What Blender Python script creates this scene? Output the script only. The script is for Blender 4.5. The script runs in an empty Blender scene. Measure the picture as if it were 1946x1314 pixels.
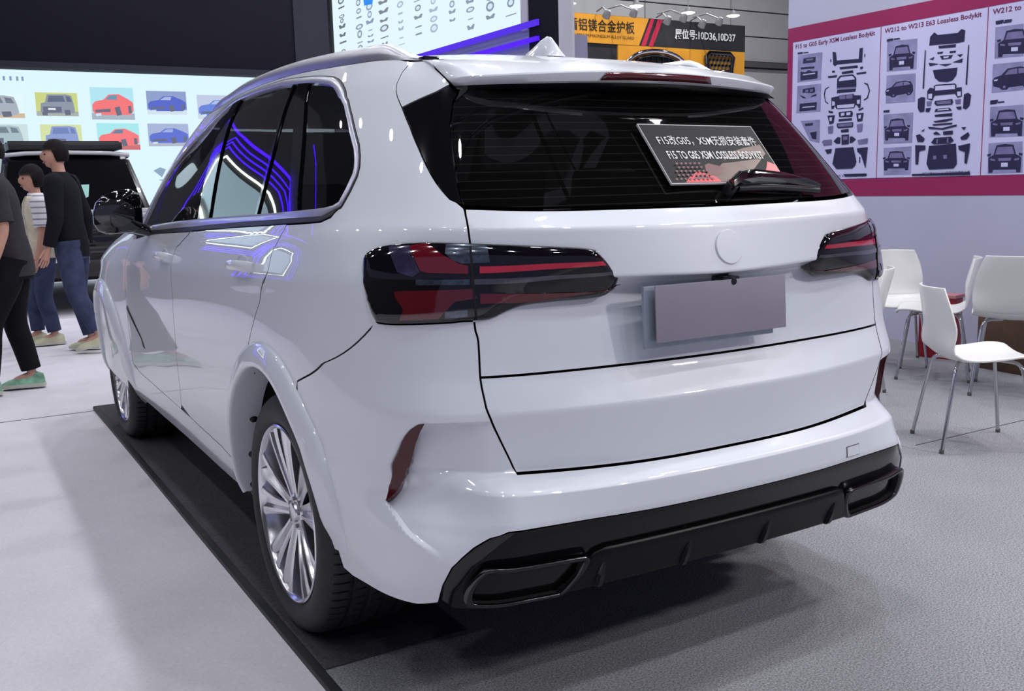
import bpy, bmesh, math, random
import numpy as np
from mathutils import Vector, Matrix, Quaternion
from mathutils.geometry import delaunay_2d_cdt
random.seed(7)
SC=bpy.context.scene; COL=SC.collection
PI=math.pi
# ------------------------------------------------------------------ camera
cd=bpy.data.cameras.new('camera'); cam=bpy.data.objects.new('camera',cd); COL.objects.link(cam)
cd.sensor_fit='HORIZONTAL'; cd.sensor_width=36.0; cd.lens=36.0*1881.54/1946.0
cd.clip_start=.05; cd.clip_end=200
def _camrot(yaw,pitch,roll):
    cy,sy=math.cos(yaw),math.sin(yaw); cp,sp=math.cos(pitch),math.sin(pitch)
    f=Vector((sy*cp,cy*cp,-sp)); r=Vector((cy,-sy,0)); u=r.cross(f)
    r2=r*math.cos(roll)+u*math.sin(roll); u2=u*math.cos(roll)-r*math.sin(roll)
    return Matrix((r2,u2,-f)).transposed()
m=_camrot(.52934138,.15898594,-.0257912).to_4x4(); m.translation=Vector((-1.76914,-2.84774,1.32973))
cam.matrix_world=m
SC.camera=cam
# ------------------------------------------------------------------ exposure, world
SC.view_settings.view_transform='Standard'; SC.view_settings.look='None'
SC.view_settings.gamma=1.0; SC.view_settings.use_curve_mapping=False
SC.view_settings.exposure=0.2
W=bpy.data.worlds.new('hall_air'); SC.world=W; W.use_nodes=True
bg=W.node_tree.nodes['Background']; bg.inputs[0].default_value=(.50,.55,.92,1); bg.inputs[1].default_value=.26
# ------------------------------------------------------------------ large lights of the hall
def area(name,loc,target,sx,sy,power,color):
    l=bpy.data.lights.new(name,'AREA'); l.shape='RECTANGLE'; l.size=sx; l.size_y=sy; l.energy=power; l.color=color
    o=bpy.data.objects.new(name,l); COL.objects.link(o); o.location=loc
    d=Vector(target)-Vector(loc); o.rotation_euler=d.to_track_quat('-Z','Y').to_euler(); return o
def spot(name,loc,target,power,color,size=.12,ang=70,blend=.5):
    l=bpy.data.lights.new(name,'SPOT'); l.energy=power; l.color=color; l.shadow_soft_size=size
    l.spot_size=math.radians(ang); l.spot_blend=blend
    o=bpy.data.objects.new(name,l); COL.objects.link(o); o.location=loc
    d=Vector(target)-Vector(loc); o.rotation_euler=d.to_track_quat('-Z','Y').to_euler(); return o
def bay(name,x,y,z,power,r=.17,color=(.92,.94,1)):
    l=bpy.data.lights.new(name,'AREA'); l.shape='DISK'; l.size=r*2; l.energy=power; l.color=color
    o=bpy.data.objects.new(name,l); COL.objects.link(o); o.location=(x,y,z); return o
for i,x in enumerate((-8.5,-5,-1.5,2,5.5)):
    for j,y in enumerate((-8,-4.5,-1,2.5,6,9.5,13)):
        bay('high_bay_light',x,y,8.5,(44,38,44,80,86)[i])
for x,y in ((9.5,12.5),(12.5,12.5),(15.5,12.5),(8,6)): bay('high_bay_light',x,y,8.5,260)
spot('booth_truss_spot',(4.4,-1.2,4.7),(.4,-.2,.3),230,(1,.98,.95),.16,75)
spot('booth_truss_spot',(4.2,-5.2,4.3),(.2,-1,.8),430,(1,.98,.95),.2,70)
for y in (3.1,1.6,.1): spot('poster_wash_spot',(3.3,y,4.5),(5.06,y,2.1),60,(1,.97,.98),.10,62,.8)
# ------------------------------------------------------------------ helpers
def link(name,me,parent=None,mats=(),smooth=False):
    o=bpy.data.objects.new(name,me); COL.objects.link(o)
    for x in mats: me.materials.append(x)
    if parent is not None: o.parent=parent
    return o
def empty(name,label,cat,loc=(0,0,0),rz=0.,group=None):
    o=bpy.data.objects.new(name,None); COL.objects.link(o); o.location=loc; o.rotation_euler=(0,0,rz)
    o.empty_display_size=.1; o['label']=label; o['category']=cat
    if group: o['group']=group
    return o
def tag(o,label,cat,group=None):
    o['label']=label; o['category']=cat
    if group: o['group']=group
    return o
def struct(o): o['kind']='structure'; return o
def mesh(name,V,F,mats=(),parent=None,smooth=False,mi=None,normals=None):
    me=bpy.data.meshes.new(name); me.from_pydata([tuple(map(float,v)) for v in V],[],[tuple(int(i) for i in f) for f in F])
    o=link(name,me,parent,mats)
    if smooth: me.polygons.foreach_set('use_smooth',[True]*len(me.polygons))
    if mi is not None: me.polygons.foreach_set('material_index',list(mi))
    me.update()
    if normals is not None: me.normals_split_custom_set_from_vertices([tuple(map(float,n)) for n in normals])
    return o
def bobj(name,bm,mats,parent=None,smooth=None):
    me=bpy.data.meshes.new(name); bm.normal_update(); bm.to_mesh(me); bm.free()
    o=link(name,me,parent,mats)
    if smooth is not None:
        me.polygons.foreach_set('use_smooth',[True]*len(me.polygons))
        me.set_sharp_from_angle(angle=math.radians(smooth))
    return o
def box(bm,c,s,rot=None,bevel=0,mi=0):
    r=bmesh.ops.create_cube(bm,size=1); vs=r['verts']
    M=Matrix.Diagonal((*s,1)); 
    if rot is not None: M=rot.to_4x4()@M
    M=Matrix.Translation(c)@M
    bmesh.ops.transform(bm,matrix=M,verts=vs)
    fs={f for v in vs for f in v.link_faces}
    for f in fs: f.material_index=mi
    if bevel>0:
        es={e for v in vs for e in v.link_edges}
        rb=bmesh.ops.bevel(bm,geom=list(es),offset=bevel,segments=2,affect='EDGES',profile=.6)
        for f in rb['faces']: f.material_index=mi
def boxo(name,c,s,mat,parent=None,bevel=0,rot=None):
    bm=bmesh.new(); box(bm,c,s,rot,bevel); return bobj(name,bm,[mat],parent,40 if bevel else None)
def tube(bm,pts,rad,n=8,cap=True,mi=0,closed=False):
    """sweep a circle along pts; rad scalar or list"""
    pts=[Vector(p) for p in pts]; N=len(pts); rings=[]
    if not hasattr(rad,'__len__'): rad=[rad]*N
    up=None
    for i,p in enumerate(pts):
        if closed: t=(pts[(i+1)%N]-pts[i-1]).normalized()
        else: t=(pts[min(i+1,N-1)]-pts[max(i-1,0)]).normalized()
        if up is None:
            a=Vector((0,0,1)) if abs(t.z)<.9 else Vector((1,0,0)); up=(a-t*a.dot(t)).normalized()
        else: up=(up-t*up.dot(t)).normalized()
        s=t.cross(up)
        rings.append([bm.verts.new(p+(up*math.cos(2*PI*k/n)+s*math.sin(2*PI*k/n))*rad[i]) for k in range(n)])
    for i in range(N if closed else N-1):
        a=rings[i]; b=rings[(i+1)%N]
        for k in range(n):
            f=bm.faces.new((a[k],a[(k+1)%n],b[(k+1)%n],b[k])); f.material_index=mi
    if cap and not closed:
        f=bm.faces.new(rings[0][::-1]); f.material_index=mi
        f=bm.faces.new(rings[-1]); f.material_index=mi
def lathe(bm,prof,axis='z',n=48,c=(0,0,0),mi=0,closed=False):
    """prof: list of (r,h); revolve about axis"""
    c=Vector(c); rings=[]
    for r,h in prof:
        ring=[]
        for k in range(n):
            a=2*PI*k/n; x,y=r*math.cos(a),r*math.sin(a)
            p={'z':(x,y,h),'x':(h,x,y),'y':(x,h,y)}[axis]
            ring.append(bm.verts.new(c+Vector(p)))
        rings.append(ring)
    m=len(rings)
    for i in range(m if closed else m-1):
        a=rings[i];b=rings[(i+1)%m]
        for k in range(n):
            f=bm.faces.new((a[k],a[(k+1)%n],b[(k+1)%n],b[k])); f.material_index=mi
def catmull(pts,n=6,closed=False):
    pts=[np.array(p,float) for p in pts]; N=len(pts); out=[]
    R=range(N if closed else N-1)
    for i in R:
        p1=pts[i];p2=pts[(i+1)%N]
        p0=pts[i-1] if (closed or i>0) else 2*p1-p2
        p3=pts[(i+2)%N] if (closed or i+2<N) else 2*p2-p1
        for k in range(n):
            t=k/n; out.append(.5*((2*p1)+(-p0+p2)*t+(2*p0-5*p1+4*p2-p3)*t*t+(-p0+3*p1-3*p2+p3)*t**3))
    if not closed: out.append(pts[-1])
    return out
# ------------------------------------------------------------------ materials
def mat(name,col,rough=.5,metal=0.,coat=0.,spec=.5,emit=None,estr=0.,noise=None,bump=None,trans=0.,coatr=.03):
    m=bpy.data.materials.new(name); m.use_nodes=True; nt=m.node_tree; b=nt.nodes['Principled BSDF']
    b.inputs['Base Color'].default_value=(*col,1); b.inputs['Roughness'].default_value=rough
    b.inputs['Metallic'].default_value=metal; b.inputs['Coat Weight'].default_value=coat
    b.inputs['Coat Roughness'].default_value=coatr; b.inputs['Specular IOR Level'].default_value=spec
    if trans: b.inputs['Transmission Weight'].default_value=trans
    if emit: b.inputs['Emission Color'].default_value=(*emit,1); b.inputs['Emission Strength'].default_value=estr
    tc=None
    if noise or bump:
        tc=nt.nodes.new('ShaderNodeTexCoord')
    if noise:   # (scale, amount, detail)
        n=nt.nodes.new('ShaderNodeTexNoise'); n.inputs['Scale'].default_value=noise[0]; n.inputs['Detail'].default_value=noise[2] if len(noise)>2 else 3
        nt.links.new(tc.outputs['Object'],n.inputs['Vector'])
        r=nt.nodes.new('ShaderNodeMapRange'); r.inputs[1].default_value=.3; r.inputs[2].default_value=.7
        r.inputs[3].default_value=1-noise[1]; r.inputs[4].default_value=1+noise[1]
        nt.links.new(n.outputs['Fac'],r.inputs[0])
        mx=nt.nodes.new('ShaderNodeVectorMath'); mx.operation='SCALE'; mx.inputs[0].default_value=col
        nt.links.new(r.outputs[0],mx.inputs['Scale']); nt.links.new(mx.outputs[0],b.inputs['Base Color'])
    if bump:    # (scale, strength)
        n=nt.nodes.new('ShaderNodeTexNoise'); n.inputs['Scale'].default_value=bump[0]; n.inputs['Detail'].default_value=4
        nt.links.new(tc.outputs['Object'],n.inputs['Vector'])
        bp=nt.nodes.new('ShaderNodeBump'); bp.inputs['Strength'].default_value=bump[1]; bp.inputs['Distance'].default_value=.01
        nt.links.new(n.outputs['Fac'],bp.inputs['Height']); nt.links.new(bp.outputs[0],b.inputs['Normal'])
    return m
def srgb(r,g,b):
    f=lambda c:(c/255/12.92) if c/255<=.04045 else ((c/255+.055)/1.055)**2.4
    return (f(r),f(g),f(b))
M={}
M['paint']=mat('white_car_paint',(.70,.72,.775),.38,coat=.85,spec=.5,noise=(3,.01),coatr=.02)
M['gloss']=mat('gloss_black_trim',(.004,.004,.005),.08,coat=.7,spec=.5,noise=(4,.05))
M['satin']=mat('satin_black_plastic',(.010,.010,.012),.45,noise=(60,.15))
M['void']=mat('dark_underbody',(.004,.004,.005),.9,noise=(8,.1))
M['rubber']=mat('tyre_rubber',(.017,.016,.018),.62,noise=(40,.2),bump=(120,.15))
M['alloy']=mat('bright_alloy',(.72,.72,.75),.22,metal=1.,noise=(6,.03))
M['alloyd']=mat('dark_alloy',(.26,.26,.29),.38,metal=.9,noise=(6,.05))
M['chrome']=mat('chrome_trim',(.75,.75,.78),.1,metal=1.,noise=(6,.02))
M['disc']=mat('brake_steel',(.22,.21,.21),.4,metal=1.,noise=(30,.2))

# ---- lofted body envelope (left half, X = lateral distance from the centre plane) ----
# stations around the car: rear centre -> corner -> side -> front centre
ST=np.array([0,.30,.58,.70,.84,1.04,1.32,1.62,2.07,2.82,3.62,4.12,4.55,4.98,5.50,6.25])
# each row: nominal v, fillet, list of (X,y,z) per station
ROWS=[
(.25,(0.3, 0.3),[(0,-.90,.33),(.30,-.897,.33),(.58,-.885,.33),(.71,-.870,.33),(.845,-.790,.33),(.905,-.55,.33),(.905,-.28,.30),(.875,0,.28),(.872,.45,.265),(.868,1.2,.26),(.865,2.0,.26),(.88,2.5,.28),(.89,2.93,.28),(.87,3.35,.27),(.68,3.70,.26),(0,3.80,.26)]),
(.40,(0.3, 0.3),[(0,-.945,.42),(.30,-.940,.42),(.58,-.922,.42),(.71,-.900,.42),(.853,-.810,.41),(.91,-.57,.40),(.93,-.30,.39),(.925,0,.385),(.918,.45,.37),(.912,1.2,.365),(.91,2.0,.365),(.93,2.5,.37),(.955,2.93,.38),(.92,3.35,.38),(.72,3.76,.38),(0,3.88,.38)]),
(.54,(0.25, 0.3),[(0,-1.0,.532),(.30,-.993,.534),(.58,-.972,.538),(.70,-.94,.535),(.84,-.82,.53),(.915,-.575,.53),(.948,-.30,.53),(.945,0,.52),(.935,.45,.49),(.922,1.2,.465),(.92,2.0,.47),(.945,2.5,.50),(.972,2.93,.53),(.93,3.35,.53),(.74,3.78,.53),(0,3.90,.53)]),
(.615,(0.06, 0.4),[(0,-.998,.610),(.30,-.990,.612),(.58,-.955,.618),(.70,-.908,.62),(.815,-.79,.62),(.912,-.56,.62),(.952,-.30,.62),(.952,0,.61),(.942,.45,.58),(.930,1.2,.57),(.93,2.0,.57),(.953,2.5,.59),(.98,2.93,.61),(.935,3.35,.61),(.75,3.78,.61),(0,3.92,.61)]),
(.652,(0.06, 0.4),[(0,-.94,.642),(.30,-.930,.645),(.58,-.873,.652),(.70,-.845,.66),(.84,-.762,.67),(.91,-.55,.68),(.953,-.30,.68),(.955,0,.68),(.946,.45,.66),(.936,1.2,.66),(.936,2.0,.66),(.957,2.5,.67),(.984,2.93,.68),(.936,3.35,.68),(.75,3.785,.68),(0,3.93,.68)]),
(.805,(0.07, 0.4),[(0,-.955,.798),(.30,-.945,.800),(.58,-.900,.803),(.705,-.862,.805),(.843,-.765,.805),(.922,-.55,.80),(.952,-.30,.79),(.953,0,.78),(.947,.45,.77),(.941,1.2,.77),(.942,2.0,.78),(.957,2.5,.79),(.982,2.93,.80),(.93,3.35,.80),(.745,3.775,.80),(0,3.92,.80)]),
(.885,(0.2, 0.4),[(0,-.905,.880),(.30,-.898,.882),(.58,-.866,.884),(.705,-.832,.886),(.838,-.738,.89),(.916,-.54,.89),(.945,-.30,.89),(.948,0,.88),(.945,.45,.87),(.942,1.2,.86),(.944,2.0,.87),(.952,2.5,.87),(.975,2.93,.87),(.922,3.35,.86),(.735,3.76,.86),(0,3.91,.86)]),
(1.08,(0.15, 0.4),[(0,-.885,1.083),(.28,-.866,1.086),(.58,-.85,1.085),(.70,-.808,1.085),(.832,-.70,1.085),(.905,-.50,1.07),(.928,-.28,1.04),(.935,0,1.02),(.937,.45,1.0),(.937,1.2,.985),(.937,2.0,.97),(.942,2.5,.96),(.958,2.93,.955),(.90,3.35,.91),(.72,3.73,.90),(0,3.89,.89)]),
(1.115,(0.07, 0.4),[(0,-.950,1.100),(.28,-.925,1.107),(.58,-.855,1.115),(.70,-.805,1.118),(.825,-.695,1.12),(.90,-.50,1.12),(.925,-.28,1.11),(.934,0,1.09),(.936,.45,1.07),(.934,1.2,1.045),(.932,2.0,1.02),(.932,2.5,1.01),(.945,2.93,1.00),(.905,3.35,.97),(.70,3.70,.91),(0,3.87,.90)]),
(1.225,(0.1, 0.45),[(0,-.920,1.225),(.30,-.905,1.228),(.58,-.845,1.232),(.69,-.785,1.235),(.785,-.67,1.235),(.86,-.48,1.225),(.898,-.26,1.205),(.908,0,1.19),(.908,.45,1.17),(.902,1.2,1.14),(.895,2.0,1.10),(.894,2.5,1.085),(.893,2.93,1.075),(.855,3.35,1.02),(.66,3.65,.92),(0,3.84,.905)]),
(1.265,(0.5, 0.5),[(0,-.875,1.262),(.30,-.860,1.264),(.56,-.810,1.270),(.67,-.757,1.278),(.76,-.645,1.28),(.832,-.46,1.27),(.868,-.25,1.255),(.878,0,1.242),(.876,.45,1.225),(.870,1.2,1.195),(.862,2.0,1.155),(.855,2.5,1.135),(.838,2.93,1.13),(.79,3.35,1.06),(.60,3.60,.93),(0,3.80,.915)]),
(1.43,(0.5, 0.5),[(0,-.735,1.42),(.28,-.720,1.42),(.52,-.685,1.42),(.62,-.645,1.425),(.695,-.555,1.425),(.752,-.395,1.43),(.788,-.20,1.43),(.797,0,1.43),(.797,.45,1.43),(.797,1.2,1.43),(.772,1.95,1.40),(.752,2.33,1.36),(.60,2.62,1.33),(.4,2.75,1.32),(.2,2.8,1.31),(0,2.82,1.31)]),
(1.60,(0.5, 0.5),[(0,-.60,1.575),(.28,-.590,1.577),(.47,-.560,1.58),(.55,-.52,1.585),(.612,-.43,1.59),(.658,-.29,1.60),(.692,-.12,1.605),(.704,.05,1.61),(.712,.45,1.625),(.716,1.15,1.62),(.69,1.72,1.575),(.685,2.07,1.53),(.5,2.3,1.5),(.35,2.4,1.5),(.2,2.42,1.5),(0,2.42,1.5)]),
(1.70,(0.42, 0.42),[(0,-.50,1.655),(.28,-.495,1.657),(.44,-.46,1.66),(.515,-.42,1.665),(.555,-.34,1.675),(.588,-.22,1.69),(.612,-.08,1.70),(.625,.08,1.707),(.642,.45,1.722),(.655,1.08,1.715),(.63,1.55,1.695),(.635,1.82,1.655),(.5,2.0,1.64),(.35,2.05,1.64),(.2,2.08,1.64),(0,2.08,1.64)]),
]
def sstep(a,b,x):
    t=np.clip((x-a)/(b-a),0,1); return t*t*(3-2*t)
def _nat(x,s0):
    # natural cubic second-derivative operator
    n=len(x); h=np.diff(x); A=np.zeros((n,n)); B=np.zeros((n,n)); A[0,0]=1;A[-1,-1]=1
    for i in range(1,n-1):
        A[i,i-1]=h[i-1];A[i,i]=2*(h[i-1]+h[i]);A[i,i+1]=h[i]
        B[i,i-1]=6/h[i-1];B[i,i]=-6/h[i-1]-6/h[i];B[i,i+1]=6/h[i]
    return np.linalg.solve(A,B)
class Loft:
    """rows of stations mirrored about the centre plane, cubic around, filleted polyline upward"""
    def __init__(s,st,rows,mirror=True):
        P=np.array([r[2] for r in rows],float)      # rows,st,3
        if mirror:
            M=P[:,1:][:,::-1]*np.array([-1,1,1]); s.x=np.concatenate([-st[1:][::-1],st])
            s.P=np.concatenate([M,P],1)
        else: s.x=np.array(st,float); s.P=P
        s.v=np.array([r[0] for r in rows]); s.f=np.array([r[1] for r in rows])
        s.D=np.einsum('ij,rjk->rik',_nat(s.x,0),s.P)
    def rows_at(s,u):
        x=s.x; i=np.clip(np.searchsorted(x,u)-1,0,len(x)-2); h=x[i+1]-x[i]
        a=((x[i+1]-u)/h)[None,:,None]; b=((u-x[i])/h)[None,:,None]; hh=(h*h/6)[None,:,None]
        return a*s.P[:,i]+b*s.P[:,i+1]+((a**3-a)*s.D[:,i]+(b**3-b)*s.D[:,i+1])*hh  # rows,n,3
    def raw(s,u,v):
        u=np.atleast_1d(np.asarray(u,float)); v=np.atleast_1d(np.asarray(v,float))
        R=s.rows_at(u); n=len(u); k=np.arange(n); V=s.v
        i=np.clip(np.searchsorted(V,v,side='right')-1,0,len(V)-2); t=(v-V[i])/(V[i+1]-V[i])
        out=R[i,k]*(1-t)[:,None]+R[i+1,k]*t[:,None]
        # fillet at the lower end (row i) and upper end (row i+1)
        for lo in (True,False):
            j=i if lo else i+1
            ok=(j>0)&(j<len(V)-1)
            jj=np.clip(j,1,len(V)-2); fw=sstep(.72,1.05,np.abs(u)); f=s.f[jj,0]*(1-fw)+s.f[jj,1]*fw
            # local half lengths in v
            hm=(V[jj]-V[jj-1])*f; hp=(V[jj+1]-V[jj])*f
            w=(v-(V[jj]-hm))/(hm+hp)
            # keep parameter continuous: piecewise map so that v=V[jj] sits at w=.5
            w=np.where(v<V[jj],.5*(v-(V[jj]-hm))/hm,.5+.5*(v-V[jj])/hp)
            m=ok&(w>0)&(w<1)
            A=R[jj,k]+(R[jj-1,k]-R[jj,k])*f[:,None]; B=R[jj,k]; Cc=R[jj,k]+(R[jj+1,k]-R[jj,k])*f[:,None]
            w=w[:,None]; q=A*(1-w)**2+2*B*w*(1-w)+Cc*w*w
            out[m]=q[m]
        return out     # X (signed by u), y, z
BODY=Loft(ST,ROWS)
POLY={'window':[(2.7513,1.2559),(2.3544,1.2566),(2.0108,1.2575),(1.5315,1.2577),(1.3371,1.2567),(1.2235,1.2557),(1.1559,1.2601),(1.1073,1.275),(1.0809,1.3242),(1.0638,1.3641),(1.0648,1.3887),(1.0779,1.417),(1.1035,1.4493),(1.1458,1.4819),(1.2102,1.5293),(1.2949,1.5829),(1.3741,1.613),(1.456,1.632),(1.5477,1.65),(1.637,1.6621),(1.7423,1.6703),(1.8574,1.6764),(2.0042,1.6813),(2.1527,1.6867),(2.4218,1.6881),(2.7617,1.6857),(3.35,1.655),(3.62,1.62),(3.72,1.57),(3.8,1.5),(3.86,1.43),(3.95,1.33),(4.0,1.275),(3.7232,1.258),(3.3217,1.2569)],'lines':{'B':[(2.8307,1.6715),(2.6864,1.6648),(2.487,1.258),(2.6724,1.2569)],'T':[(2.0136,1.6011),(1.9966,1.6004),(1.8722,1.2621),(1.896,1.2623)],'C':[(1.9779,1.6574),(1.8695,1.658),(1.4351,1.259),(1.5217,1.2594)],'Tp':[(2.1016,1.6516),(2.0745,1.6515),(1.8581,1.2615),(1.8974,1.2611)]},'seamD':[(0.6973,1.2624),(0.6929,1.2522),(0.6832,1.1974),(0.6844,1.0179),(0.6783,0.9709),(0.6798,0.8819),(0.6795,0.8432),(0.6766,0.8062),(0.6519,0.7402),(0.61,0.6512)],'dpillar':[(0.6743,1.6333),(0.7931,1.5941),(0.9163,1.5502),(0.8694,1.4946),(0.8242,1.4299),(0.7845,1.3662),(0.7569,1.3242),(0.7291,1.2836),(0.6975,1.2626),(0.7047,1.3071),(0.7139,1.3904),(0.7215,1.4565),(0.7238,1.5054),(0.7146,1.5663)],'spoilside':[(0.9201,1.6923),(0.9547,1.6572),(0.9686,1.6206),(0.9634,1.6052),(0.945,1.5815),(0.915,1.5502)],'lamp':[(0.9387,1.1567),(0.932,1.1726),(0.9089,1.1846),(0.8724,1.1926),(0.7928,1.1977),(0.6845,1.1951),(0.5581,1.1897),(0.4358,1.1813),(0.3957,1.175),(0.3711,1.1492),(0.3345,1.1038),(0.3419,1.0746),(0.3829,1.0537),(0.4835,1.0521),(0.5625,1.0484),(0.6076,1.037),(0.6512,1.0201),(0.707,1.0185),(0.7381,1.0154),(0.8327,1.0111),(0.8765,1.0127),(0.8902,1.0174),(0.9012,1.0396),(0.9098,1.0759),(0.9263,1.112)],'reddark':[(0.8113,1.1863),(0.7741,1.1931),(0.7384,1.1668),(0.7078,1.1486),(0.6892,1.1439),(0.6899,1.1268),(0.7696,1.1271),(0.7829,1.1316)],'redbar':[(0.6656,1.1426),(0.3858,1.1473),(0.3763,1.1377),(0.6665,1.1278)],'chromebar':[(0.79,1.1128),(0.6871,1.1145),(0.6879,1.1038),(0.7898,1.1006)],'greybar':[(0.6794,1.1145),(0.3642,1.1221),(0.3584,1.1147),(0.6802,1.1036)],'redlow':[(0.8329,1.086),(0.7803,1.0881),(0.6842,1.0932),(0.6745,1.0741),(0.7189,1.0644),(0.7527,1.0239),(0.8274,1.0198),(0.8164,1.0443)],'redlowbar':[(0.6693,1.0826),(0.3787,1.0761),(0.3319,1.0887),(0.36,1.0802),(0.5618,1.0585),(0.6708,1.0572)],'revlamp':[(0.7396,1.0406),(0.6969,1.0446),(0.6968,1.029),(0.7405,1.025)],'topcluster':[(0.733,1.1907),(0.6465,1.1905),(0.6432,1.1515),(0.7001,1.1485),(0.7197,1.1554),(0.734,1.1702)],'bluend':[(0.863,1.1843),(0.8128,1.1875),(0.7838,1.1293),(0.7957,1.1159),(0.8286,1.1262)],'reflector':[(0.8007,0.7878),(0.8164,0.7813),(0.8323,0.766),(0.8433,0.7505),(0.8506,0.7335),(0.8634,0.6915),(0.8847,0.6453),(0.9194,0.6174),(0.9291,0.5867),(0.9106,0.6012),(0.89,0.6189),(0.8543,0.6381),(0.8302,0.6601),(0.8228,0.6959),(0.8161,0.7283)],'valtop':[(0.2927,0.5415),(0.4745,0.5436),(0.6133,0.544),(0.6763,0.5432),(0.7104,0.528),(0.7379,0.5014),(0.7584,0.4745),(0.7746,0.4465),(0.7869,0.39)],'rdseam':[(1.5315,1.2577),(1.5488,1.2329),(1.5836,1.1914),(1.5952,1.1226),(1.6601,1.0888),(1.7286,0.9836),(1.7838,0.8792)],'bseam':[(2.7513,1.2559),(2.9069,1.2143),(2.9177,1.1624),(2.8792,1.0062),(2.8872,0.8002),(2.9338,0.6208),(2.9732,0.54)],'bqseam':[(1.3203,0.8358),(1.173,0.8714),(1.0514,0.9151),(0.9548,0.9652),(0.889,1.0149)],'arcR':[(2.0651,0.2718),(2.0719,0.3315),(2.0749,0.3906),(2.074,0.4423),(2.0691,0.4909),(2.0604,0.5406),(2.0478,0.5718),(2.0315,0.6039),(2.0116,0.6255),(1.9882,0.6413),(1.9617,0.6622),(1.9322,0.7069),(1.9,0.7454),(1.8655,0.7801),(1.8289,0.8079),(1.7906,0.8214),(1.7511,0.8319),(1.7107,0.8395),(1.6698,0.8439),(1.6289,0.8452),(1.5882,0.8432),(1.548,0.8381),(1.5082,0.83),(1.4689,0.819),(1.4303,0.8053),(1.3925,0.775),(1.3555,0.7408),(1.3196,0.703),(1.2852,0.656),(1.2537,0.6367),(1.2269,0.6169),(1.2048,0.5851),(1.1876,0.5536),(1.173,0.516),(1.161,0.4731),(1.1526,0.4294),(1.1445,0.3716),(1.1332,0.286),(1.1258,0.199),(1.1226,0.1137)],'arcF':[(5.0118,0.2652),(5.0185,0.3216),(5.0207,0.3776),(5.019,0.424),(5.0137,0.4636),(5.0044,0.5022),(4.9914,0.5432),(4.9747,0.576),(4.9543,0.6115),(4.9306,0.6312),(4.9036,0.6474),(4.8736,0.6808),(4.8406,0.7176),(4.8053,0.7488),(4.7679,0.778),(4.7287,0.8053),(4.6882,0.8182),(4.6467,0.8288),(4.6046,0.836),(4.5622,0.8392),(4.5199,0.838),(4.4779,0.8328),(4.4365,0.8243),(4.3963,0.8133),(4.3574,0.7962),(4.3202,0.7688),(4.285,0.7395),(4.2522,0.707),(4.222,0.6677),(4.1946,0.6438),(4.1702,0.6284),(4.1492,0.6099),(4.1316,0.5782),(4.1175,0.547),(4.1072,0.5044),(4.1007,0.4595),(4.0981,0.4123),(4.0993,0.3511),(4.1045,0.2813),(4.1135,0.2124)],'exhaust':[(0.7479,0.3448),(0.7401,0.3948),(0.7276,0.4256),(0.7071,0.4417),(0.6441,0.4326),(0.5454,0.4303),(0.4695,0.4258),(0.4558,0.4169),(0.4519,0.3977),(0.4605,0.3516),(0.4819,0.2968),(0.5042,0.2559),(0.5218,0.25),(0.5986,0.257),(0.664,0.2622),(0.7026,0.2713),(0.7344,0.2856),(0.7449,0.306)],'difftop':[(0.3303,0.4382),(0.4088,0.4382),(0.4399,0.4273),(0.4726,0.3786),(0.5137,0.2806)],'misc':{'sill_r':(2.1199,0.3015),'sill_f':(4.0198,0.2881),'sillline':[(2.1405,0.4497),(2.3209,0.4807),(2.82,0.505),(3.4198,0.5195),(3.8202,0.5293),(4.0402,0.5613)],'ffseam':[(4.0408,1.2506),(3.9797,1.1063),(3.9501,0.8658),(3.9503,0.6953),(3.9503,0.6233),(3.9802,0.5418)],'bumbot':[(1.115,0.307),(1.0616,0.2888),(0.9965,0.294)],'vent':[(3.9302,0.8196),(3.9202,0.8198),(3.64,0.6454),(3.62,0.6356),(3.65,0.6374),(3.9602,0.8069)],'handle_r':(1.8414,1.1432),'handle_f':(3.0404,1.1599)}}
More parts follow.
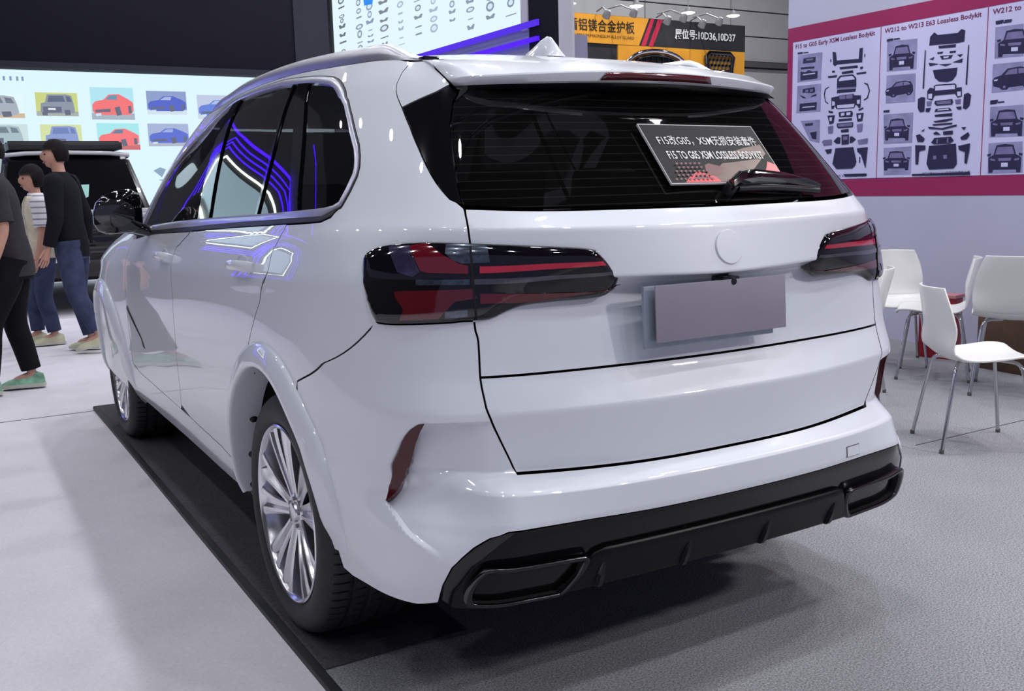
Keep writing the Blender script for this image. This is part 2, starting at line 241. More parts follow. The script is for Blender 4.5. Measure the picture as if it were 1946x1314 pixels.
PRINT={'p1':[('photo',[(3.663,2.416),(3.384,2.409),(3.392,2.176),(3.665,2.181)]),('navy',[(3.598,2.382),(3.458,2.379),(3.459,2.333),(3.606,2.337)]),('mid',[(3.564,2.372),(3.487,2.369),(3.489,2.356),(3.564,2.358)]),('navy',[(3.63,2.308),(3.469,2.3),(3.471,2.282),(3.624,2.289)]),('navy',[(3.629,2.273),(3.574,2.262),(3.535,2.277),(3.488,2.257),(3.431,2.258),(3.434,2.193),(3.629,2.193)]),('paper',[(3.601,2.247),(3.461,2.245),(3.46,2.236),(3.601,2.237)]),('photo',[(3.664,2.151),(3.388,2.146),(3.391,1.908),(3.671,1.914)]),('navy',[(3.597,2.12),(3.461,2.122),(3.455,2.081),(3.482,2.074),(3.603,2.087)]),('mid',[(3.57,2.107),(3.536,2.109),(3.536,2.089),(3.57,2.089)]),('mid',[(3.516,2.107),(3.479,2.108),(3.481,2.088),(3.516,2.087)]),('navy',[(3.64,2.073),(3.582,2.053),(3.555,2.036),(3.595,2.039)]),('navy',[(3.436,2.065),(3.488,2.055),(3.514,2.039),(3.442,2.046)]),('navy',[(3.632,1.995),(3.433,1.993),(3.437,1.926),(3.633,1.927)]),('paper',[(3.6,1.964),(3.456,1.963),(3.456,1.955),(3.6,1.956)]),('photo',[(3.617,1.844),(3.392,1.839),(3.394,1.64),(3.504,1.666)]),('navy',[(3.569,1.816),(3.471,1.819),(3.473,1.795),(3.561,1.795)]),('navy',[(3.506,1.736),(3.426,1.742),(3.429,1.672),(3.477,1.679)]),('navy',[(3.272,2.397),(3.234,2.388),(3.223,2.32),(2.992,2.306),(2.986,2.39),(2.951,2.39),(2.955,2.274),(3.218,2.286),(3.243,2.274),(3.262,2.291)]),('navy',[(3.295,2.338),(3.283,2.338),(3.283,2.315),(3.292,2.314)]),('navy',[(2.936,2.337),(2.927,2.34),(2.926,2.312),(2.935,2.312)]),('navy',[(3.192,2.261),(3.002,2.256),(2.997,2.235),(3.185,2.241)]),('navy',[(3.166,2.22),(3.049,2.221),(3.041,2.199),(3.165,2.2)]),('navy',[(3.317,2.2),(3.215,2.2),(3.221,2.181),(3.31,2.183)]),('navy',[(3.012,2.194),(2.911,2.196),(2.91,2.179),(3.006,2.18)]),('navy',[(3.273,2.239),(3.242,2.24),(3.241,2.224),(3.27,2.223)]),('navy',[(2.975,2.239),(2.945,2.24),(2.946,2.22),(2.972,2.219)]),('navy',[(3.215,2.093),(3.214,2.165),(3.184,2.191),(3.048,2.188),(3.011,2.154),(3.008,2.083)]),('paper',[(3.195,2.158),(3.171,2.178),(3.054,2.175),(3.029,2.154),(3.028,2.144),(3.192,2.146)]),('mid',[(3.218,2.089),(3.008,2.08),(3.009,2.074),(3.217,2.083)]),('navy',[(3.211,2.076),(3.012,2.069),(3.016,2.043),(3.214,2.048)]),('navy',[(3.357,2.053),(3.345,2.096),(3.301,2.114),(3.299,2.108),(3.335,2.09),(3.346,2.047),(3.332,1.992),(3.303,1.972),(3.305,1.965),(3.339,1.985)]),('navy',[(2.928,2.108),(2.889,2.095),(2.866,2.036),(2.885,1.977),(2.926,1.962),(2.927,1.971),(2.895,1.987),(2.878,2.036),(2.898,2.086),(2.927,2.098)]),('navy',[(3.272,2.016),(3.19,2.023),(3.183,2.029),(3.035,2.029),(3.027,2.015),(2.957,2.007),(2.957,1.908),(2.977,1.905),(2.99,1.925),(3.009,1.936),(3.026,1.909),(3.212,1.916),(3.232,1.945),(3.244,1.921),(3.269,1.92)]),('mid',[(3.188,2.03),(3.121,2.03),(3.12,1.993),(3.179,1.993)]),('mid',[(3.111,2.03),(3.04,2.028),(3.046,1.991),(3.11,1.992)]),('paper',[(3.207,1.947),(3.021,1.945),(3.029,1.917),(3.202,1.921)]),('paper',[(3.262,1.986),(3.233,1.979),(3.232,1.949),(3.261,1.947)]),('paper',[(2.998,1.973),(2.966,1.975),(2.967,1.942),(2.993,1.94)]),('navy',[(3.301,1.911),(3.249,1.899),(3.251,1.884),(3.294,1.891)]),('navy',[(2.979,1.896),(2.93,1.909),(2.927,1.897),(2.974,1.882)]),('navy',[(3.188,1.888),(3.05,1.89),(3.034,1.871),(3.042,1.839),(3.182,1.846)]),('paper',[(3.163,1.879),(3.126,1.88),(3.125,1.857),(3.162,1.854)]),('paper',[(3.104,1.879),(3.061,1.879),(3.063,1.856),(3.104,1.856)]),('navy',[(3.186,1.83),(3.045,1.829),(3.044,1.81),(3.186,1.81)]),('navy',[(3.205,1.795),(3.031,1.795),(3.028,1.761),(3.038,1.752),(3.187,1.752),(3.204,1.767)]),('mid',[(3.192,1.788),(3.04,1.788),(3.04,1.765),(3.189,1.765)]),('navy',[(3.31,1.868),(3.229,1.867),(3.24,1.799),(3.284,1.792)]),('paper',[(3.286,1.851),(3.258,1.851),(3.262,1.82),(3.282,1.82)]),('navy',[(3.0,1.864),(2.922,1.863),(2.935,1.798),(2.985,1.794)]),('paper',[(2.978,1.848),(2.949,1.85),(2.953,1.82),(2.974,1.819)]),('mid',[(3.303,1.774),(3.243,1.78),(3.246,1.716),(3.294,1.714)]),('mid',[(2.991,1.773),(2.929,1.777),(2.934,1.712),(2.982,1.708)]),('navy',[(3.158,1.74),(3.075,1.742),(3.075,1.715),(3.155,1.716)]),('navy',[(3.15,1.696),(3.07,1.696),(3.069,1.614),(3.147,1.613)]),('mid',[(3.131,1.68),(3.085,1.683),(3.084,1.654),(3.13,1.651)]),('navy',[(3.235,1.647),(3.191,1.681),(3.16,1.675),(3.162,1.624),(3.202,1.623)]),('navy',[(3.061,1.677),(3.03,1.675),(2.995,1.651),(3.028,1.627),(3.06,1.622)]),('mid',[(3.364,1.649),(3.345,1.662),(3.254,1.663),(3.255,1.618),(3.343,1.613)]),('mid',[(2.98,1.643),(2.872,1.654),(2.875,1.61),(2.966,1.607)]),('navy',[(3.213,1.587),(3.02,1.588),(2.983,1.466),(2.996,1.432),(3.026,1.409),(3.195,1.409),(3.241,1.455)]),('navy',[(3.329,1.579),(3.252,1.584),(3.257,1.549),(3.302,1.541)]),('navy',[(2.983,1.576),(2.869,1.581),(2.887,1.405),(2.913,1.463),(2.939,1.522),(2.976,1.547)]),('navy',[(2.956,1.503),(2.944,1.503),(2.946,1.455),(2.956,1.455)]),('navy',[(3.118,1.365),(2.875,1.365),(2.875,1.342),(3.098,1.343)]),('navy',[(3.666,2.44),(3.606,2.438),(3.606,2.424),(3.666,2.426)]),('navy',[(3.599,2.433),(3.542,2.431),(3.542,2.424),(3.599,2.426)])],'p2':[('photo',[(2.71,2.407),(2.427,2.392),(2.425,2.159),(2.707,2.17)]),('car',[(2.686,2.374),(2.45,2.363),(2.45,2.167),(2.685,2.178)]),('photo',[(2.706,2.141),(2.431,2.129),(2.428,1.912),(2.706,1.92)]),('side',[(2.717,2.088),(2.446,2.086),(2.448,1.964),(2.712,1.962)]),('photo',[(2.722,1.834),(2.44,1.829),(2.44,1.596),(2.712,1.599)]),('car',[(2.708,1.799),(2.473,1.798),(2.471,1.613),(2.703,1.625)]),('photo',[(2.711,1.565),(2.444,1.567),(2.443,1.347),(2.702,1.348)]),('car',[(2.71,1.545),(2.462,1.535),(2.461,1.379),(2.703,1.383)]),('navy',[(2.312,2.389),(2.275,2.418),(2.245,2.394),(2.074,2.385),(2.042,2.409),(2.011,2.395),(2.015,2.315),(2.059,2.311),(2.276,2.323),(2.317,2.325)]),('navy',[(2.235,2.312),(2.083,2.305),(2.086,2.283),(2.23,2.292)]),('navy',[(2.244,2.264),(2.192,2.265),(2.196,2.251),(2.24,2.252)]),('navy',[(2.135,2.26),(2.081,2.258),(2.084,2.244),(2.134,2.246)]),('navy',[(2.312,2.221),(2.266,2.235),(2.276,2.212)]),('navy',[(2.071,2.226),(2.021,2.225),(2.043,2.206)]),('navy',[(2.219,2.235),(2.105,2.23),(2.121,2.206),(2.201,2.206)]),('paper',[(2.188,2.226),(2.139,2.225),(2.144,2.213),(2.183,2.213)]),('navy',[(2.317,2.197),(2.222,2.176),(2.304,2.169)]),('navy',[(2.108,2.175),(2.02,2.194),(2.027,2.163)]),('navy',[(2.228,2.174),(2.108,2.166),(2.164,2.153)]),('navy',[(2.276,2.136),(2.063,2.132),(2.069,2.076),(2.101,2.041),(2.146,2.034),(2.216,2.044),(2.255,2.076)]),('navy',[(2.354,2.294),(2.345,2.294),(2.348,2.006),(2.362,2.005)]),('navy',[(1.981,2.285),(1.972,2.285),(1.974,1.999),(1.988,1.998)]),('navy',[(2.318,1.983),(2.296,2.006),(2.254,1.997),(2.263,2.013),(2.244,2.024),(2.078,2.017),(2.063,2.003),(2.065,1.984),(2.018,1.984),(2.014,1.916),(2.05,1.909),(2.074,1.941),(2.252,1.942),(2.268,1.908),(2.316,1.922)]),('paper',[(2.247,2.014),(2.077,2.007),(2.075,1.975),(2.248,1.98)]),('paper',[(2.308,1.96),(2.272,1.959),(2.273,1.921),(2.306,1.924)]),('paper',[(2.056,1.954),(2.023,1.953),(2.023,1.921),(2.052,1.921)]),('navy',[(2.4,1.93),(2.37,1.942),(2.334,1.936),(2.337,1.829),(2.377,1.825),(2.399,1.859)]),('navy',[(1.997,1.929),(1.962,1.938),(1.937,1.919),(1.946,1.842),(1.973,1.817),(2.001,1.827)]),('navy',[(2.246,1.902),(2.094,1.903),(2.086,1.883),(2.094,1.862),(2.23,1.865),(2.25,1.882)]),('mid',[(2.232,1.895),(2.107,1.895),(2.106,1.871),(2.226,1.875)]),('navy',[(2.235,1.841),(2.114,1.841),(2.092,1.817),(2.246,1.819)]),('paper',[(2.215,1.836),(2.123,1.835),(2.119,1.825),(2.219,1.827)]),('navy',[(2.245,1.797),(2.089,1.8),(2.09,1.775),(2.238,1.782)]),('navy',[(2.253,1.749),(2.087,1.761),(2.084,1.75),(2.143,1.738),(2.236,1.738)]),('navy',[(2.259,1.727),(2.085,1.728),(2.089,1.714),(2.254,1.715)]),('navy',[(2.3,1.71),(2.175,1.692),(2.048,1.712),(2.045,1.698),(2.163,1.679),(2.287,1.693)]),('mid',[(2.321,1.903),(2.273,1.904),(2.28,1.869),(2.316,1.87)]),('mid',[(2.071,1.896),(2.021,1.897),(2.023,1.863),(2.064,1.864)]),('navy',[(2.324,1.853),(2.277,1.854),(2.293,1.822),(2.325,1.825)]),('navy',[(2.06,1.842),(2.013,1.843),(2.014,1.819),(2.045,1.823)]),('navy',[(2.163,1.666),(2.077,1.668),(2.076,1.639),(2.159,1.639)]),('navy',[(2.25,1.657),(2.221,1.67),(2.179,1.642),(2.237,1.646)]),('navy',[(2.264,1.587),(2.236,1.621),(2.091,1.623),(2.065,1.592),(2.1,1.571),(2.24,1.573)]),('mid',[(2.216,1.612),(2.204,1.612),(2.205,1.579),(2.216,1.579)]),('mid',[(2.123,1.614),(2.112,1.614),(2.112,1.579),(2.124,1.58)]),('navy',[(2.405,1.65),(2.369,1.658),(2.323,1.62),(2.336,1.595),(2.387,1.598)]),('navy',[(2.012,1.613),(1.947,1.649),(1.933,1.628),(1.955,1.596),(2.0,1.593)]),('navy',[(2.364,1.678),(2.326,1.696),(2.334,1.677)]),('navy',[(2.007,1.686),(1.966,1.687),(1.981,1.665)]),('navy',[(2.281,1.562),(2.046,1.568),(2.03,1.417),(2.057,1.383),(2.272,1.379),(2.298,1.426)]),('mid',[(2.241,1.485),(2.212,1.485),(2.211,1.458),(2.236,1.456)]),('mid',[(2.151,1.486),(2.119,1.488),(2.118,1.458),(2.147,1.457)]),('navy',[(2.408,1.575),(2.313,1.567),(2.314,1.533),(2.369,1.525),(2.374,1.423),(2.399,1.424)]),('navy',[(2.025,1.55),(1.926,1.565),(1.929,1.511),(1.946,1.414),(1.966,1.42),(1.967,1.503),(2.018,1.52)]),('navy',[(2.428,1.349),(1.915,1.352),(1.914,1.33),(2.428,1.334)]),('navy',[(2.713,2.425),(2.651,2.425),(2.65,2.409),(2.712,2.407)]),('navy',[(2.644,2.422),(2.588,2.42),(2.587,2.41),(2.644,2.412)]),('navy',[(2.723,1.866),(2.665,1.867),(2.664,1.85),(2.723,1.851)])],'p3':[('photo',[(1.768,2.381),(1.552,2.375),(1.539,2.152),(1.763,2.16)]),('car',[(1.741,2.357),(1.491,2.348),(1.478,2.144),(1.74,2.167)]),('photo',[(1.773,2.122),(1.536,2.115),(1.525,1.918),(1.773,1.918)]),('side',[(1.773,2.092),(1.465,2.084),(1.455,1.921),(1.767,1.936)]),('photo',[(1.777,1.819),(1.518,1.815),(1.505,1.595),(1.772,1.6)]),('car',[(1.767,1.799),(1.524,1.794),(1.514,1.595),(1.763,1.605)]),('photo',[(1.775,1.557),(1.512,1.558),(1.499,1.339),(1.773,1.336)]),('car',[(1.774,1.553),(1.517,1.549),(1.509,1.339),(1.77,1.341)]),('navy',[(1.765,2.415),(1.713,2.415),(1.713,2.4),(1.764,2.399)]),('navy',[(1.708,2.41),(1.644,2.408),(1.644,2.399),(1.707,2.4)]),('navy',[(1.78,1.857),(1.725,1.857),(1.724,1.838),(1.778,1.836)]),('navy',[(1.721,1.852),(1.667,1.852),(1.666,1.842),(1.72,1.841)])]}
# ================================================================== SETTING
def carpet(name,col,sc,amt,bump,mixcol=None):
    m=bpy.data.materials.new(name); m.use_nodes=True; nt=m.node_tree; b=nt.nodes['Principled BSDF']; b.inputs['Roughness'].default_value=.95; b.inputs['Specular IOR Level'].default_value=.12
    tc=nt.nodes.new('ShaderNodeTexCoord'); n1=nt.nodes.new('ShaderNodeTexNoise'); n1.inputs['Scale'].default_value=sc; n1.inputs['Detail'].default_value=6; n1.inputs['Roughness'].default_value=.75
    n2=nt.nodes.new('ShaderNodeTexNoise'); n2.inputs['Scale'].default_value=2.2; n2.inputs['Detail'].default_value=3
    nt.links.new(tc.outputs['Object'],n1.inputs['Vector']); nt.links.new(tc.outputs['Object'],n2.inputs['Vector'])
    r=nt.nodes.new('ShaderNodeMapRange'); r.inputs[1].default_value=.32; r.inputs[2].default_value=.68; r.inputs[3].default_value=1-amt; r.inputs[4].default_value=1+amt; nt.links.new(n1.outputs['Fac'],r.inputs[0])
    r2=nt.nodes.new('ShaderNodeMapRange'); r2.inputs[1].default_value=.3; r2.inputs[2].default_value=.7; r2.inputs[3].default_value=.94; r2.inputs[4].default_value=1.05; nt.links.new(n2.outputs['Fac'],r2.inputs[0])
    mu=nt.nodes.new('ShaderNodeMath'); mu.operation='MULTIPLY'; nt.links.new(r.outputs[0],mu.inputs[0]); nt.links.new(r2.outputs[0],mu.inputs[1])
    v=nt.nodes.new('ShaderNodeVectorMath'); v.operation='SCALE'; v.inputs[0].default_value=col; nt.links.new(mu.outputs[0],v.inputs['Scale']); nt.links.new(v.outputs[0],b.inputs['Base Color'])
    bp=nt.nodes.new('ShaderNodeBump'); bp.inputs['Strength'].default_value=bump; bp.inputs['Distance'].default_value=.006; nt.links.new(n1.outputs['Fac'],bp.inputs['Height']); nt.links.new(bp.outputs[0],b.inputs['Normal'])
    return m
M['carpet']=carpet('grey_heather_carpet',(.262,.262,.28),170,.85,.4)
M['aisle']=carpet('pale_aisle_carpet',(.62,.59,.625),90,.08,.25)
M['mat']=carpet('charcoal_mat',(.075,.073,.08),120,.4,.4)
M['strip']=mat('black_edge_strip',(.006,.006,.007),.5,noise=(20,.2))
M['wallw']=mat('lavender_white_board',(.45,.45,.585),.6,spec=.3,noise=(3,.02))
M['magenta']=mat('magenta_band',srgb(146,38,88),.5,spec=.3,noise=(4,.03))
M['navy']=mat('print_navy',srgb(34,32,70),.45,noise=(12,.12)); M['mid']=mat('print_grey_blue',srgb(112,108,152),.45,noise=(14,.2))
M['paper']=mat('print_paper',srgb(198,196,232),.45,spec=.3,noise=(3,.02)); M['photo']=mat('print_photo_grey',srgb(140,138,180),.45,noise=(9,.2))
M['title']=mat('print_title_maroon',srgb(110,34,78),.5,noise=(6,.05)); M['redline']=mat('print_red_line',srgb(150,40,80),.5,noise=(6,.05))
M['hall']=mat('grey_wall_cladding',(.30,.297,.285),.6,metal=.1,noise=(1.2,.05)); M['halld']=mat('dark_wall_joint',(.05,.05,.05),.8,noise=(5,.05))
M['fascia']=mat('dark_navy_fascia',(.009,.0085,.016),.7,spec=.12,noise=(2,.05)); M['fascial']=mat('dark_grey_fascia_edge',(.030,.030,.044),.7,spec=.15,noise=(2,.05))
def emat(name,c,s,noise=None):
    m=mat(name,(0,0,0) if not noise else (0.02,.02,.02),.5,emit=c,estr=s,noise=noise or (3,.02)); m.node_tree.nodes['Principled BSDF'].inputs['Specular IOR Level'].default_value=.1; return m
M['rail']=mat('grey_violet_rail',(.30,.30,.40),.5,noise=(2,.05))
# floors
ce=boxo('ceiling',(5,4,11.1),(44,48,.2),mat('dark_hall_roof',(.03,.03,.035),.8,noise=(.6,.2))); struct(ce)
fl=boxo('floor',(5,4,-.065),(40,44,.1),M['aisle']); struct(fl)
bc=boxo('floor_carpet',((-.93+5.2)/2,(-8+3.88)/2,-.0075),(6.13,11.88,.015),M['carpet']); struct(bc); bc.name='floor'
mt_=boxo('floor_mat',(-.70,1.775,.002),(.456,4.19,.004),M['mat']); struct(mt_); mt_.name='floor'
tr=boxo('trim_1',(-.942,-2.06,-.007),(.028,11.90,.02),M['strip']); struct(tr)
tr3=boxo('trim_3',(2.9,.287,.0008),(1.02,.004,.0016),M['strip']); tr3.rotation_euler=(0,0,0); struct(tr3)
tr4=boxo('trim_4',(-5.9,3.84,-.0145),(9.9,.008,.002),M['strip']); struct(tr4)
tr2=boxo('trim_2',(2.0,3.894,-.007),(5.9,.028,.02),M['strip']); struct(tr2)
# carpet joints (cut lines) in the pale aisle carpet and a laid floor tile edge at the right
# hall wall of grey cladding panels, far back
hw=boxo('wall_back',(8,17.3,5),(60,.3,10),M['halld']); struct(hw)
bm_=None
pm={}
def pane(w,h):
    k=(w,h)
    if k not in pm:
        bm=bmesh.new(); box(bm,(0,0,0),(w-.03,.05,h-.03),bevel=.008); me=bpy.data.meshes.new('cladding_panel'); bm.to_mesh(me); bm.free(); me.materials.append(M['hall']); pm[k]=me
    return pm[k]
for i in range(5):
    for (z0,z1) in ((2.0,4.26),(4.42,5.06),(5.06,5.70),(5.70,6.34),(6.34,6.98)):
        o=link('cladding_panel',pane(2.79,z1-z0),hw); o.location=(8.33+2.79*i+1.395-8+0,-.16,(z0+z1)/2-5); 
        o.location=(8.33+2.79*i+1.395,17.13,(z0+z1)/2)
hw_l=boxo('wall_ledge',(13,17.08,4.34),(30,.2,.13),M['halld'],hw)
for o in hw.children: o.matrix_parent_inverse=Matrix.Identity(4)
# ------------------------------------------------------------------ right booth wall with printed parts posters
wr=boxo('wall_right',(5.12,-2.35,1.65),(.12,12.28,3.3),M['wallw']); struct(wr)
hd=boxo('booth_header',(0,0,0),(.3,12.28,1.3),M['magenta']); hd.location=(5.16,-2.35,3.95); tag(hd,'magenta header board along the top of the poster wall, above the picture','header')
PX=5.058
def flat(name,parent,polys,x0=PX,eps=.0006,normal=-1):
    """flat print on the right wall: polys of (material, [(y,z)...])"""
    mats=[];V=[];F=[];mi=[]
    for k,(c,P) in enumerate(polys):
        if c not in mats: mats.append(c)
        b=len(V); V+=[(x0-eps*(.5+k*.08),y,z) for y,z in P]; F.append(tuple(range(b,b+len(P)))); mi.append(mats.index(c))
    return mesh(name,V,F,[M[c] for c in mats],parent,mi=mi)
def quadmap(q,P):
    TL,TR,BR,BL=[np.array(a) for a in q]
    return [tuple((TL*(1-u)+TR*u)*(1-v)+(BL*(1-u)+BR*u)*v) for u,v in P]
CAR_F=[('navy',[(0,.48),(.10,.42),(.16,.38),(.24,.06),(.5,.02),(.76,.06),(.84,.38),(.90,.42),(1,.48),(.99,.80),(.98,1),(.86,1),(.84,.90),(.16,.90),(.14,1),(.02,1),(.01,.80)]),('mid',[(.28,.12),(.72,.12),(.79,.37),(.21,.37)]),('mid',[(.06,.50),(.22,.54),(.20,.60),(.07,.57)]),('mid',[(.94,.50),(.78,.54),(.80,.60),(.93,.57)]),('paper',[(.40,.66),(.60,.66),(.60,.80),(.40,.80)]),('mid',[(.30,.50),(.70,.50),(.68,.60),(.32,.60)]),('navy',[(-.04,.36),(.08,.33),(.08,.42),(-.02,.44)]),('navy',[(1.04,.36),(.92,.33),(.92,.42),(1.02,.44)])]
CAR_S=[('navy',[(0,.55),(.05,.42),(.22,.34),(.38,.06),(.70,.02),(.90,.12),(.98,.40),(1,.75),(.96,.86),(.90,.98),(.80,.98),(.76,.86),(.42,.90),(.36,1),(.24,1),(.18,.90),(.02,.82)]),('mid',[(.30,.34),(.41,.12),(.62,.09),(.62,.32)]),('mid',[(.65,.09),(.80,.10),(.90,.30),(.65,.32)]),('paper',[(.04,.52),(.14,.50),(.12,.58),(.04,.58)]),('mid',[(.27,.82),(.33,.82),(.33,.92),(.27,.92)]),('mid',[(.82,.80),(.88,.80),(.88,.90),(.82,.90)])]
def expand(L):
    out=[]
    for c,P in L:
        if c in ('car','side'): out+=[(a,quadmap(P,b)) for a,b in (CAR_F if c=='car' else CAR_S)]
        else: out.append((c,P))
    return out
def textmesh(name,body,width,mt,parent,origin,ex,ey,height=None,extrude=.0,shear=0,bold=0.):
    """writing laid in a plane: origin = lower-left corner, ex/ey = unit directions"""
    cu=bpy.data.curves.new(name,'FONT'); cu.body=body; cu.size=1; cu.extrude=0; cu.resolution_u=2; cu.offset=bold; cu.shear=shear
    o=bpy.data.objects.new('tmp',cu); COL.objects.link(o); dg=bpy.context.evaluated_depsgraph_get(); me=bpy.data.meshes.new_from_object(o.evaluated_get(dg)); 
    bpy.data.objects.remove(o); bpy.data.curves.remove(cu)
    n=len(me.vertices); co=np.zeros(n*3); me.vertices.foreach_get('co',co); co=co.reshape(-1,3)
    lo=co.min(0);hi=co.max(0); sx=width/(hi[0]-lo[0]); sy=(height/(hi[1]-lo[1])) if height else sx
    ex=np.array(ex,float);ey=np.array(ey,float); ez=np.cross(ex,ey)
    P=np.array(origin)[None]+((co[:,0]-lo[0])*sx)[:,None]*ex+((co[:,1]-lo[1])*sy)[:,None]*ey
    me.vertices.foreach_set('co',P.ravel()); me.materials.clear(); me.materials.append(mt); me.name=name; me.update()
    ob=bpy.data.objects.new(name,me); COL.objects.link(ob)
    if parent is not None: ob.parent=parent
    return ob
mg=flat('magenta_band',wr,[('magenta',[(3.79,2.66),(-3,2.66),(-3,2.535),(3.79,2.535)]),('magenta',[(3.79,2.535),(3.728,2.535),(3.728,1.322),(3.79,1.322)]),('magenta',[(3.79,1.322),(-3,1.322),(-3,1.177),(3.79,1.177)])])
edges=[3.728,2.776,1.831,.886,-.06]
labels=['tall parts poster on the booth wall whose title starts F15 to G05 Early','tall parts poster with W212 to W213 E63 title, middle of the wall','parts poster cut by the right edge of the photo','parts poster further along the booth wall outside the picture']
cats=[]
titles=['F15 to G05 Early X5M Lossless Bodykit','W212 to W213 E63 Lossless Bodykit','W212 to W213 Lossless Bodykit']
foot=['F15改G05 X5M无损安装套件','W212改W213 E63无损安装套件全套','W212 W213']
for k in range(3):
    a,b=edges[k],edges[k+1]
    P=boxo('parts_poster',(0,0,0),(.004,abs(a-b)-.008,1.205),M['paper']); P.location=(PX-.001,(a+b)/2,1.9285)
    tag(P,labels[k],'poster','parts posters on the booth wall')
    ob=flat('printed_pictures',P,expand(PRINT['p%d'%(k+1)]) if k<2 else expand(PRINT['p3']),PX-.0035)
    ob.location=-P.location
    if k==2:
        o2=flat('printed_parts',P,[(c,[(y-.946,z) for y,z in q]) for c,q in expand(PRINT['p2'][8:])],PX-.0035); o2.location=-P.location
    t=textmesh('poster_title',titles[k],.86 if k<2 else .80,M['title'],P,(PX-.0042,a-.035,2.462),(0,-1,0),(0,0,1),height=.05,bold=.022); t.location=-P.location
    t=textmesh('poster_footer',foot[k],.42,M['navy'],P,(PX-.0042,a-.44,1.338),(0,-1,0),(0,0,1),height=.026); t.location=-P.location
    if k<2:
        ln=boxo('poster_joint',(0,0,0),(.002,.006,1.21),M['redline'],P); ln.location=(-.002,-(abs(a-b))/2,0)
# ------------------------------------------------------------------ neighbouring booth with the back-lit wall of car pictures
BY=16.
M['lightbox']=emat('backlit_white_film',(.70,.88,1.0),.92)
lbx=boxo('light_box_wall',(0,0,0),(9.2,.2,3.2),M['lightbox']); lbx.location=(.75,BY+.1,1.87); tag(lbx,'long backlit white display wall with rows of small car pictures','display wall')
EP={}
def ep(r,g,b):
    r,g,b=[int(c+(236-c)*.16) for c in (r,g,b)]
    k=(r,g,b)
    if k not in EP: EP[k]=emat('backlit_print_%d'%len(EP),srgb(r,g,b),.95); M['e%d_%d_%d'%k]=EP[k]
    return 'e%d_%d_%d'%k
def flaty(name,parent,polys,y0,mats=M):
    mm=[];V=[];F=[];mi=[]
    for k,(c,P) in enumerate(polys):
        if c not in mm: mm.append(c)
        b=len(V); V+=[(x,y0-.003-k*.0008,z) for x,z in P]; F.append(tuple(range(b,b+len(P)))); mi.append(mm.index(c))
    return mesh(name,V,F,[M[c] for c in mm],parent,mi=mi)
def tile(x0,x1,z1,z0,bgc,ground,body,glass,kind,dark=(78,84,108)):
    q=[(x0,z1),(x1,z1),(x1,z0),(x0,z0)]
    L=[(ep(*bgc),q),(ep(*ground),quadmap(q,[(0,.80),(1,.80),(1,1),(0,1)]))]
    shp={'suv':[(body,[(.12,.46),(.22,.42),(.28,.08),(.72,.06),(.86,.12),(.90,.45),(.92,.78),(.88,.88),(.14,.90),(.10,.80)]),(glass,[(.32,.14),(.66,.13),(.70,.38),(.28,.40)]),(glass,[(.72,.13),(.82,.17),(.86,.38),(.74,.38)]),(dark,[(.16,.60),(.60,.60),(.60,.84),(.16,.86)]),(dark,[(.13,.84),(.26,.84),(.26,.98),(.14,.98)]),(dark,[(.66,.74),(.80,.72),(.81,.94),(.68,.96)]),((225,230,235),[(.28,.66),(.46,.66),(.46,.74),(.28,.74)])],
    'sport':[(body,[(.03,.55),(.10,.44),(.30,.38),(.42,.22),(.66,.20),(.88,.36),(.98,.46),(.98,.72),(.90,.84),(.10,.86),(.03,.74)]),(glass,[(.34,.38),(.45,.25),(.62,.24),(.60,.38)]),(dark,[(.08,.70),(.44,.66),(.44,.76),(.10,.78)]),(dark,[(.54,.62),(.66,.58),(.70,.84),(.58,.88)]),(dark,[(.86,.56),(.93,.56),(.94,.78),(.86,.80)]),((190,220,240),[(.09,.82),(.22,.80),(.22,.88),(.10,.90)])]}[kind]
    for c,P in shp: L.append((ep(*c),quadmap(q,P)))
    o=flaty('car_picture',lbx,L,BY); o.location=-lbx.location; return o
cy=(200,235,245)
tile(-1.15,-.12,3.07,2.68,(215,240,245),(196,170,140),(150,160,172),(90,100,120),'suv')
tile(.06,.72,3.11,2.72,(190,200,110),(150,160,150),(120,132,148),(70,82,110),'suv')
tile(.93,1.64,3.22,2.67,(160,220,235),(150,165,180),(236,96,100),(80,130,160),'sport')
tile(1.86,2.55,3.18,2.77,(120,140,190),(200,215,230),(60,80,190),(150,165,215),'sport')
tile(2.74,3.45,3.13,2.70,(180,190,220),(190,205,220),(80,110,210),(160,180,225),'sport')
tile(-1.05,-.10,2.58,2.20,(190,215,215),(150,160,165),(150,175,185),(90,110,120),'suv')
tile(.09,.74,2.58,2.18,(200,215,150),(160,170,160),(120,140,200),(90,110,170),'suv')
tile(.99,1.69,2.61,2.15,(150,225,230),(190,90,95),(240,100,104),(70,110,140),'sport')
tile(1.84,2.55,2.61,2.21,(150,165,205),(160,170,190),(70,90,200),(140,160,215),'sport')
tile(2.75,3.45,2.6,2.2,(160,175,210),(170,180,195),(70,90,190),(140,160,215),'sport')
o=flaty('small_sketch',lbx,[(ep(120,150,180),[(1.88,1.78),(2.0,1.84),(2.1,1.80),(2.02,1.66)]),(ep(130,160,190),[(2.12,1.72),(2.2,1.78),(2.25,1.70)]),(ep(150,180,205),[(1.95,1.62),(2.15,1.64),(2.1,1.55)])],BY); o.location=-lbx.location
for i,x in enumerate((-.40,-.30,-.20,-.12)):
    o=flaty('small_letter',lbx,[(ep(110,140,170),[(x,3.36),(x+.035,3.36),(x+.035,3.29),(x,3.29)])],BY); o.location=-lbx.location
fa=boxo('booth_fascia',(0,0,0),(10.2,.5,2.2),M['fascia'],None,.01); fa.location=(.4,BY-.1,4.57); tag(fa,'broad dark navy fascia over the backlit car picture wall','fascia')
e_=boxo('fascia_edge',(0,0,0),(10.2,.04,.10),M['fascial'],fa); e_.location=(0,-.255,-1.05)
